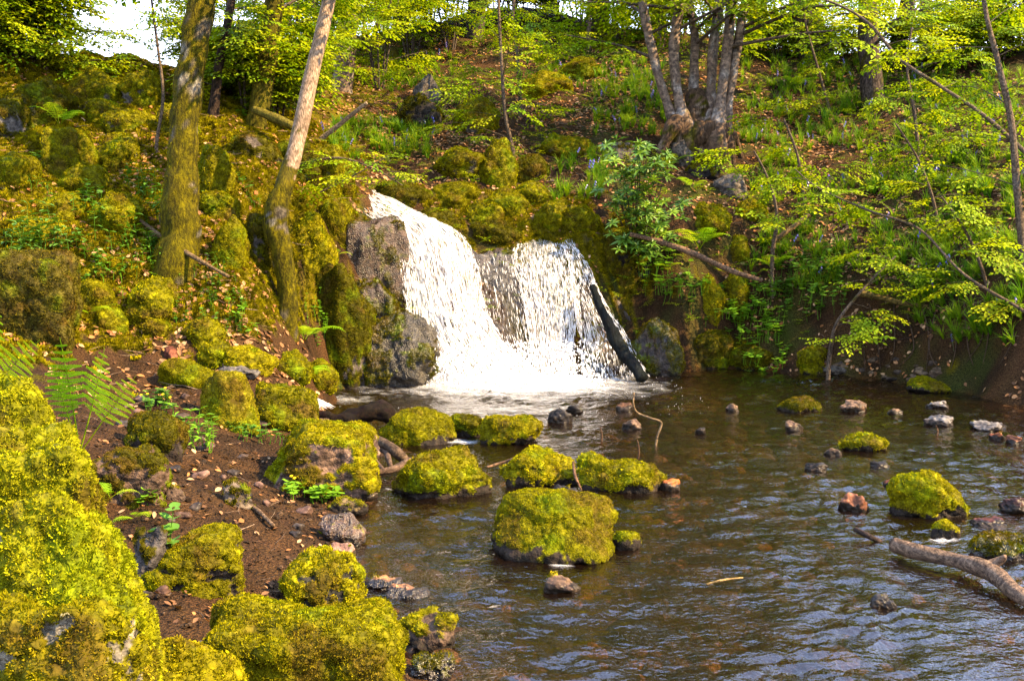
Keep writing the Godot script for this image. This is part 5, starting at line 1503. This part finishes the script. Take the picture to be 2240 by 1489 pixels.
func make_plants() -> void:
	fern("tall bright fern with long bare stalks in the left foreground", 172, 985, 4, 0.35, {"dist": 3.2, "tall_stalk": true, "rolls": [0.02, -0.42, -0.66, 0.14]})
	fern("fern leaning in from the left edge above the great boulders", -75, 890, 4, 0.36, {"dist": 3.3, "tall_stalk": true, "rolls": [-0.15, -0.5, -0.85, 0.2]})
	fern("bright fern in the sun at the foot of the stripped tree", 665, 745, 5, 0.5, {"fine": true, "lean": 0.5})
	fern("bright yellow-green fern above the gully fall", 655, 835, 5, 0.48, {"fine": true, "lean": 0.5})
	fern("fern standing against the far bank's bare branch", 1530, 545, 7, 0.62, {"lean": 0.35})
	fern("fern among the dead leaves right of the bare branch", 1690, 590, 6, 0.55, {"lean": 0.4})
	fern("fern at the many-stemmed tree's left root", 1470, 362, 5, 0.4, {"lean": 0.5})
	fern("fern under the many-stemmed tree's right side", 1590, 385, 5, 0.35, {"lean": 0.5})
	fern("pale fern beside the evergreen shrub", 1515, 415, 4, 0.4, {"lean": 0.4})
	fern("fern under the dark outcrop on the left slope", 130, 275, 5, 0.55, {"lean": 0.35})
	fern("fern on the sunlit skyline outcrop at the left", 215, 195, 4, 0.45, {"lean": 0.5})
	fern("small fern by the square block on the path", 240, 1085, 3, 0.16, {"dist": 4.7, "lean": 0.6})
	fern("small fern above the low mossy path boulder", 300, 1135, 4, 0.17, {"lean": 0.7})
	fern("fern on the golden boulder beside the falls", 735, 560, 3, 0.3, {"lean": 0.6})
	fern("fern low on the left slope beside the square rocks", 200, 690, 4, 0.3, {"lean": 0.7})
	fern("fern on the mossy lump right of the falls", 1460, 590, 4, 0.35, {"lean": 0.5})
	fern("fern high on the right slope under the arching branch", 1745, 195, 5, 0.6, {"lean": 0.4})
	var blue_green := green_material("mercury", Color(0.065, 0.145, 0.022), 0.5)
	var bright := green_material("bright_herb", Color(0.12, 0.25, 0.014), 0.7)
	var mid := green_material("mid_herb", Color(0.065, 0.15, 0.014), 0.6)
	for q in [[70, 545, 9, .30, .10], [120, 535, 7, .28, .10], [30, 555, 6, .22, .09]]:
		herb("leafy_plant", {70: "tallest blue-green leafy clump on the great mossy block", 120: "blue-green leafy clump at the block's right end", 30: "low blue-green leafy clump at the left edge of the block"}[int(q[0])], q[0], q[1], q[2], q[3], q[4], herb_leaf, blue_green, 0.18)
	for q in [[300, 430, 8, .34, .09], [330, 480, 8, .32, .09], [255, 520, 7, .28, .08], [300, 555, 8, .28, .085], [350, 560, 7, .25, .08], [200, 470, 6, .25, .08], [225, 560, 5, .22, .08], [180, 570, 4, .18, .08]]:
		herb("leafy_plant", "green leafy plant in the patch left of the thick mossy trunk", q[0], q[1], q[2], q[3], q[4], herb_leaf, mid, 0.2, "leafy patch by the thick trunk")
	herb("path_plant", "bright leafy plant with upright top leaves beside the path boulder", 430, 985, 14, .26, .06, herb_leaf, bright, 0.10)
	herb("path_plant", "round-leaved plant spilling over the path below the flat-topped slab", 680, 1090, 26, .09, .05, round_leaf, bright, 0.17, "", 2)
	flowers(680, 1090, 5, 0.12, 0.12)
	herb("path_plant", "round-leaved plant with yellow flowers behind the dark path boulder", 345, 900, 16, .10, .05, round_leaf, mid, 0.15, "", 2)
	flowers(345, 900, 5, 0.13, 0.13)
	herb("path_plant", "ivy-like sprig climbing the low mossy path boulder", 372, 1265, 3, .30, .06, round_leaf, green_material("ivy", Color(0.07, 0.16, 0.016), 0.5), 0.03, "", 5)
	herb("path_plant", "small round-leaved plant beside the square block", 330, 1095, 10, .09, .035, round_leaf, bright, 0.09, "", 2)
	herb("path_plant", "low green plant on the bank above the gully stones", 560, 965, 16, .10, .04, round_leaf, mid, 0.2, "", 2)
	for q in [[430, 690, "green herb among the litter left of the gully", .12], [500, 640, "green herb under the slanting branch", .10], [480, 720, "low herb by the mossy stones above the gully", .1], [690, 720, "small-leaved herb on the wet wall beside the ferns", .2], [720, 690, "small-leaved herb higher on the wet wall", .2], [740, 770, "small-leaved herb low on the wet wall", .18], [780, 800, "herb at the foot of the wet wall", .16]]:
		herb("bank_herb", q[2], q[0], q[1], 16, q[3], .035, round_leaf, mid if q[0] < 600 else bright, 0.2, "", 3)
	for q in [[1440, 600, .3, "bright cress-like herb right of the falls"], [1490, 640, .3, "bright herb above the dark mossy lump"], [1660, 740, .35, "bright green herb at the golden pillars' foot"], [1640, 680, .25, "dark green herb beside the golden pillars"], [1780, 610, .35, "dense dark green herb in the middle of the far bank"], [1800, 660, .3, "lower dense dark green herb of the far bank"], [1680, 640, .2, "round clump of dark green leaves right of the golden pillars"], [1665, 790, .2, "pale herb at the far water's edge"], [1590, 690, .18, "small herb between the golden pillars"]]:
		herb("bank_herb", q[3], q[0], q[1], 44, q[2] * 0.75, .07, round_leaf, mid if q[0] > 1670 else bright, 0.36, "", 2)
	for k in 16:
		herb("slope_herb", "small green herb growing among the moss and dead leaves of the left slope", rnd(60, 610), rnd(290, 700), 7, 0.14, 0.05, herb_leaf if k % 2 else round_leaf, mid if k % 3 else bright, 0.16, "small herbs on the left slope", 2)
	# the evergreen shrub
	var p := hit(1395, 545, false)
	var root := thing("evergreen_shrub", "glossy evergreen shrub with whorled leaves above the right shoulder of the falls", "shrub", p)
	var s := Shape.new()
	var glossy := [green_material("glossy", Color(0.060, 0.125, 0.008), 0.4), green_material("glossy_pale", Color(0.13, 0.215, 0.012), 0.4)]
	for m in glossy:
		m.roughness = 0.45
		m.metallic_specular = 0.4
	for k in 130:
		var x := 1400 + 100 * rnd(-1, 1) * sqrt(rng.randf())
		var q := at(x, rnd(300, 555) - absf(x - 1400) * 0.2 + 10, (p - EYE).dot(forward) - rnd(0.1, 0.9)) - p
		q.y = maxf(q.y, height(p.x + q.x, p.z + q.z) - p.y + 0.08)
		if k % 3 == 0:
			var m := smooth([[Vector3(q.x * 0.2, 0, 0), 0.012], [q * 0.55 + Vector3(0, -0.08, 0), 0.008], [q, 0.004]], 4)
			s.tube(m[0], m[1], 5, func(a, b, c): return Color(0.11, 0.08, 0.05))
		part(root, "leaf_whorl", whorl, glossy[0 if rng.randf() < 0.65 else 1], stand(q, Vector3(rnd(-.5, .5), 1, rnd(-.1, .7)).normalized(), rnd(0, TAU), Vector3.ONE * rnd(0.2, 0.32)))
	part(root, "stems", s.mesh(), M.wood)

# ------------------------------------------------------------------ what nobody could count
func loose(called: String, label: String, mesh: Mesh, mat: Material, xf: Array, tint: PackedColorArray) -> void:
	var o := scatter(self, called, mesh, mat, xf, tint)
	if o:
		o.set_meta("label", label)

func make_litter() -> void:
	# dead leaves over the slopes and the path
	var xf := []
	var tint := PackedColorArray()
	var tans := [Color(0.33, 0.17, 0.075), Color(0.21, 0.10, 0.04), Color(0.44, 0.26, 0.13), Color(0.13, 0.065, 0.03), Color(0.36, 0.145, 0.045)]
	var beds := []
	for q in [[530, 640, 1.0], [600, 690, 0.8], [280, 690, 0.7], [320, 330, 0.9], [900, 290, 1.3], [1000, 290, 1.0], [1640, 560, 1.0], [2060, 310, 1.2], [1780, 320, 1.2], [1920, 800, 0.9], [1300, 250, 1.2], [450, 560, 0.8], [1250, 110, 1.5], [1900, 480, 1.2], [580, 760, 0.7], [950, 250, 1.4], [1200, 200, 1.6], [1350, 170, 1.4], [850, 250, 1.2], [1100, 350, 0.8], [1700, 250, 1.2], [2150, 450, 1.2], [2000, 560, 1.0], [250, 380, 0.8], [480, 520, 0.7]]:
		beds.append([hit(q[0], q[1], false), q[2]])
	for k in 150000:
		var x := rnd(-7, 8)
		var z := rnd(-23, -3)
		var h := height(x, z)
		if h < 0.03:
			continue
		var d: float = 0.36 + 0.9 * N.b.get_noise_2d(x + 2, z * 1.0) + 0.4 * N.a.get_noise_2d(x, z + 11)
		if z > -8.0:
			d = 0.14 + 0.7 * N.b.get_noise_2d(x + 2, z)
		for b in beds:
			var far: float = Vector2(b[0].x - x, b[0].z - z).length() / b[1]
			if far < 1:
				d += 0.9 * (1 - far)
		if rng.randf() > d * 0.8:
			continue
		var n := slope_normal(x, z)
		if n.y < 0.42 or n.y < 0.62 and rng.randf() < 0.6:
			continue
		var g := rnd(0.03, 0.08) * (0.62 if z > -8 else 1.0)
		xf.append(stand(Vector3(x, h + 0.008, z), (n + Vector3(rnd(-.5, .5), rnd(-.1, .3), rnd(-.5, .5))).normalized(), rnd(0, TAU), Vector3(g * rnd(.7, 1.1), g * rnd(0.5, 1.3), g)))
		tint.append(shade(tans[rng.randi() % 5], rnd(0.35, 0.95)))
	loose("leaf_litter", "brown dead leaves strewn over the banks", litter_leaf, M.dry_leaf, xf, tint)
	# bluebell leaves in tufts, and their flowers
	xf = []
	tint = PackedColorArray()
	var fx := []
	var ft := PackedColorArray()
	for area in [[720, 940, 270, 350, 260], [1210, 1330, 340, 440, 130], [1300, 1460, 140, 300, 240], [1620, 1900, 130, 330, 420], [1900, 2240, 150, 420, 520], [1640, 2240, 400, 640, 620], [2000, 2240, 600, 760, 130], [1150, 1450, 60, 200, 200], [830, 1000, 120, 200, 120], [1660, 1760, 330, 420, 80]]:
		for k in area[4]:
			var x := rnd(area[0], area[1])
			var y := rnd(area[2], area[3])
			var p := hit(x, y, false, 10.0)
			if N.a.get_noise_2d(p.x * 1.6, p.z * 1.6 + 30) < -0.12 or p.z < -24:
				continue
			var g := rnd(0.15, 0.30)
			xf.append(stand(p - Vector3(0, .01, 0), (slope_normal(p.x, p.z) + Vector3(0, 1, 0.2)).normalized(), rnd(0, TAU), Vector3(g, g, g)))
			tint.append(shade(Color(0.05, 0.14, 0.005).lerp(Color(0.17, 0.26, 0.006), rng.randf()), rnd(0.8, 1.3)))
			if rng.randf() < 0.08:
				var q := Vector3(p.x + rnd(-.1, .1), 0, p.z + rnd(-.1, .1))
				q.y = height(q.x, q.z)
				var l := rnd(0.18, 0.28)
				fx.append(stand(q, Vector3(rnd(-.2, .2), 1, rnd(-.2, .2)).normalized(), rnd(0, TAU), Vector3.ONE * l))
				ft.append(Color.WHITE)
	loose("bluebell_leaves", "tufts of narrow arching bluebell leaves on the far slopes", grass_tuft, M.leaf, xf, tint)
	loose("bluebell_flowers", "scattered violet-blue bluebell flowers on the far slopes", bluebell, M.thick_leaf, fx, ft)
	# moss on the ground itself
	xf = []
	tint = PackedColorArray()
	for k in 150000:
		var x := rnd(-6.5, 2.2)
		var z := rnd(-15.5, -7.5)
		if x > -1.5 and z > -13.2:
			continue
		var h := height(x, z)
		var m: float = mossy_at(x, z, h) + 0.5 * N.b.get_noise_2d(x + 9, z) + 0.25 * N.c.get_noise_2d(x, z + 5)
		if h < 0.03 or m < 0.12:
			continue
		var g := rnd(0.014, 0.032)
		xf.append(stand(Vector3(x, h, z), (slope_normal(x, z) + Vector3(rnd(-.4, .4), 0, rnd(-.4, .4))).normalized(), rnd(0, TAU), Vector3(g, g * rnd(.6, 1.3), g)))
		tint.append(shade(mixed(MOSS_DARK, MOSS_BRIGHT, 0.45 + 1.1 * N.c.get_noise_2d(x + 3, z)), rnd(0.75, 1.3)))
	loose("ground_moss", "yellow-green moss cushioning the left slope and the ledge", tuft, M.moss, xf, tint)
	# small leafy ground cover on the far slopes
	xf = []
	tint = PackedColorArray()
	for k in 6000:
		var x := rnd(-2.5, 8)
		var z := rnd(-23, -12.5)
		var h := height(x, z)
		if h < 0.3 or N.a.get_noise_2d(x * 1.3 + 60, z * 1.3) < 0.02:
			continue
		xf.append(Transform3D((Basis(Vector3.UP, rnd(0, TAU)) * Basis(Vector3.RIGHT, rnd(-.6, .2))).scaled_local(Vector3.ONE * rnd(0.25, 0.5)), Vector3(x, h + rnd(0.02, 0.2), z)))
		tint.append(shade(fresh(), 0.8))
	loose("undergrowth", "low leafy undergrowth on the far slopes", sprays[0], M.leaf, xf, tint)
	# stones on the stream bed and twigs on the path
	var pebble := Shape.new()
	var ball := sphere(1)
	for u in ball[0]:
		pebble.put(u * (1.0 + 0.3 * N.b.get_noise_3dv(u)) * Vector3(1, 0.55, 0.8))
	pebble.i = ball[1]
	var pm := pebble.mesh()
	xf = []
	tint = PackedColorArray()
	for k in 9000:
		var x := rnd(-2, 7)
		var z := rnd(-12.5, -3.2)
		var h := height(x, z)
		if h > 0.06:
			continue
		var g := rnd(0.015, 0.07) if k % 6 else rnd(0.06, 0.16)
		xf.append(stand(Vector3(x, minf(h, -g * 0.6 if k % 6 else -g * 0.42), z), Vector3(rnd(-.2, .2), 1, rnd(-.2, .2)).normalized(), rnd(0, TAU), Vector3.ONE * g))
		var rusty: bool = N.a.get_noise_2d(x * 1.5 + 20, z * 1.5) > 0.12
		tint.append(shade([Color(0.30, 0.11, 0.018), Color(0.15, 0.06, 0.014)][rng.randi() % 2] if rusty and k % 3 else [Color(0.09, 0.042, 0.012), Color(0.045, 0.024, 0.010), Color(0.14, 0.06, 0.014), Color(0.03, 0.02, 0.012)][rng.randi() % 4], rnd(0.7, 1.2)))
	loose("pebbles", "amber and brown pebbles on the stream bed", pm, M.bed, xf, tint)
	xf = []
	tint = PackedColorArray()
	for k in 9000:
		var x := rnd(-2.6, 0.2)
		var z := rnd(-9.0, -3.1)
		var h := height(x, z)
		if h < 0.02:
			continue
		var g := rnd(0.003, 0.009) if k % 12 else rnd(0.009, 0.022)
		xf.append(stand(Vector3(x, h + g * 0.2, z), Vector3(rnd(-.4, .4), 1, rnd(-.4, .4)).normalized(), rnd(0, TAU), Vector3(g, g * rnd(0.7, 1.4), g * rnd(0.6, 1.2))))
		tint.append(shade([Color(0.035, 0.02, 0.010), Color(0.07, 0.04, 0.02), Color(0.13, 0.08, 0.045), Color(0.05, 0.035, 0.025)][rng.randi() % 4], rnd(0.7, 1.2)))
	loose("gravel", "crumbs of earth and grit on the brown path", pm, M.soil, xf, tint)
	var stick := Shape.new()
	stick.tube(PackedVector3Array([Vector3(-.5, 0, 0), Vector3(-.1, .03, .03), Vector3(.2, 0, .02), Vector3(.5, .04, -.03)]), PackedFloat32Array([.012, .014, .012, .006]), 4, func(q, d, t): return Color.WHITE)
	var sm := stick.mesh()
	xf = []
	tint = PackedColorArray()
	for k in 2600:
		var x := rnd(-5.5, 7)
		var z := rnd(-18, -3.2)
		var h := height(x, z)
		if h < 0.04:
			continue
		var g := rnd(0.08, 0.4) * (0.5 if z > -8 else 1.0)
		var b := Basis(Vector3.UP, rnd(0, TAU)) * Basis(Vector3.BACK, rnd(-.3, .3))
		xf.append(Transform3D(b.scaled_local(Vector3(g, g * 0.8, g)), Vector3(x, h + 0.012, z)))
		tint.append(shade([Color(0.25, 0.16, 0.09), Color(0.12, 0.08, 0.05), Color(0.35, 0.24, 0.14)][rng.randi() % 3], rnd(0.8, 1.1)))
	loose("twig_litter", "thin dry twigs strewn among the dead leaves", sm, M.wood, xf, tint)

func _ready() -> void:
	rng.seed = 20240502
	# ---------------- camera, sky, sun, exposure
	var cam := Camera3D.new()
	cam.name = "camera"
	cam.fov = rad_to_deg(2.0 * atan(744.5 / FOCAL))
	cam.near = 0.05
	cam.far = 900.0
	cam.position = EYE
	cam.rotation.x = PITCH
	add_child(cam)
	cam.current = true
	var sky_mat := ProceduralSkyMaterial.new()
	sky_mat.sky_top_color = Color(0.66, 0.76, 0.96)
	sky_mat.sky_horizon_color = Color(0.95, 0.97, 1.0)
	sky_mat.sky_curve = 0.25
	sky_mat.ground_bottom_color = Color(0.12, 0.11, 0.07)
	sky_mat.ground_horizon_color = Color(0.5, 0.52, 0.45)
	sky_mat.sun_angle_max = 1.0
	var env := Environment.new()
	env.background_mode = Environment.BG_SKY
	env.sky = Sky.new()
	env.sky.sky_material = sky_mat
	env.background_energy_multiplier = 0.95
	env.tonemap_mode = Environment.TONE_MAPPER_LINEAR
	env.tonemap_exposure = 5.5
	env.sdfgi_enabled = true
	env.ssao_enabled = true
	env.ssil_enabled = true
	var world := WorldEnvironment.new()
	world.name = "world_environment"
	world.environment = env
	add_child(world)
	var sun := DirectionalLight3D.new()
	sun.name = "sun"
	sun.light_color = Color(1.0, 0.87, 0.66)
	sun.light_energy = 1.6
	sun.light_angular_distance = 0.5
	sun.shadow_enabled = true
	add_child(sun)
	sun.look_at_from_position(Vector3(0.80, 0.74, 0.24), Vector3.ZERO)
	# ---------------- structure
	make_materials()
	make_tuft()
	solve_terrain()
	make_ground()
	make_water()
	make_falls()
	make_leaves()
	make_rocks()
	make_trees()
	make_wood()
	make_plants()
	make_litter()
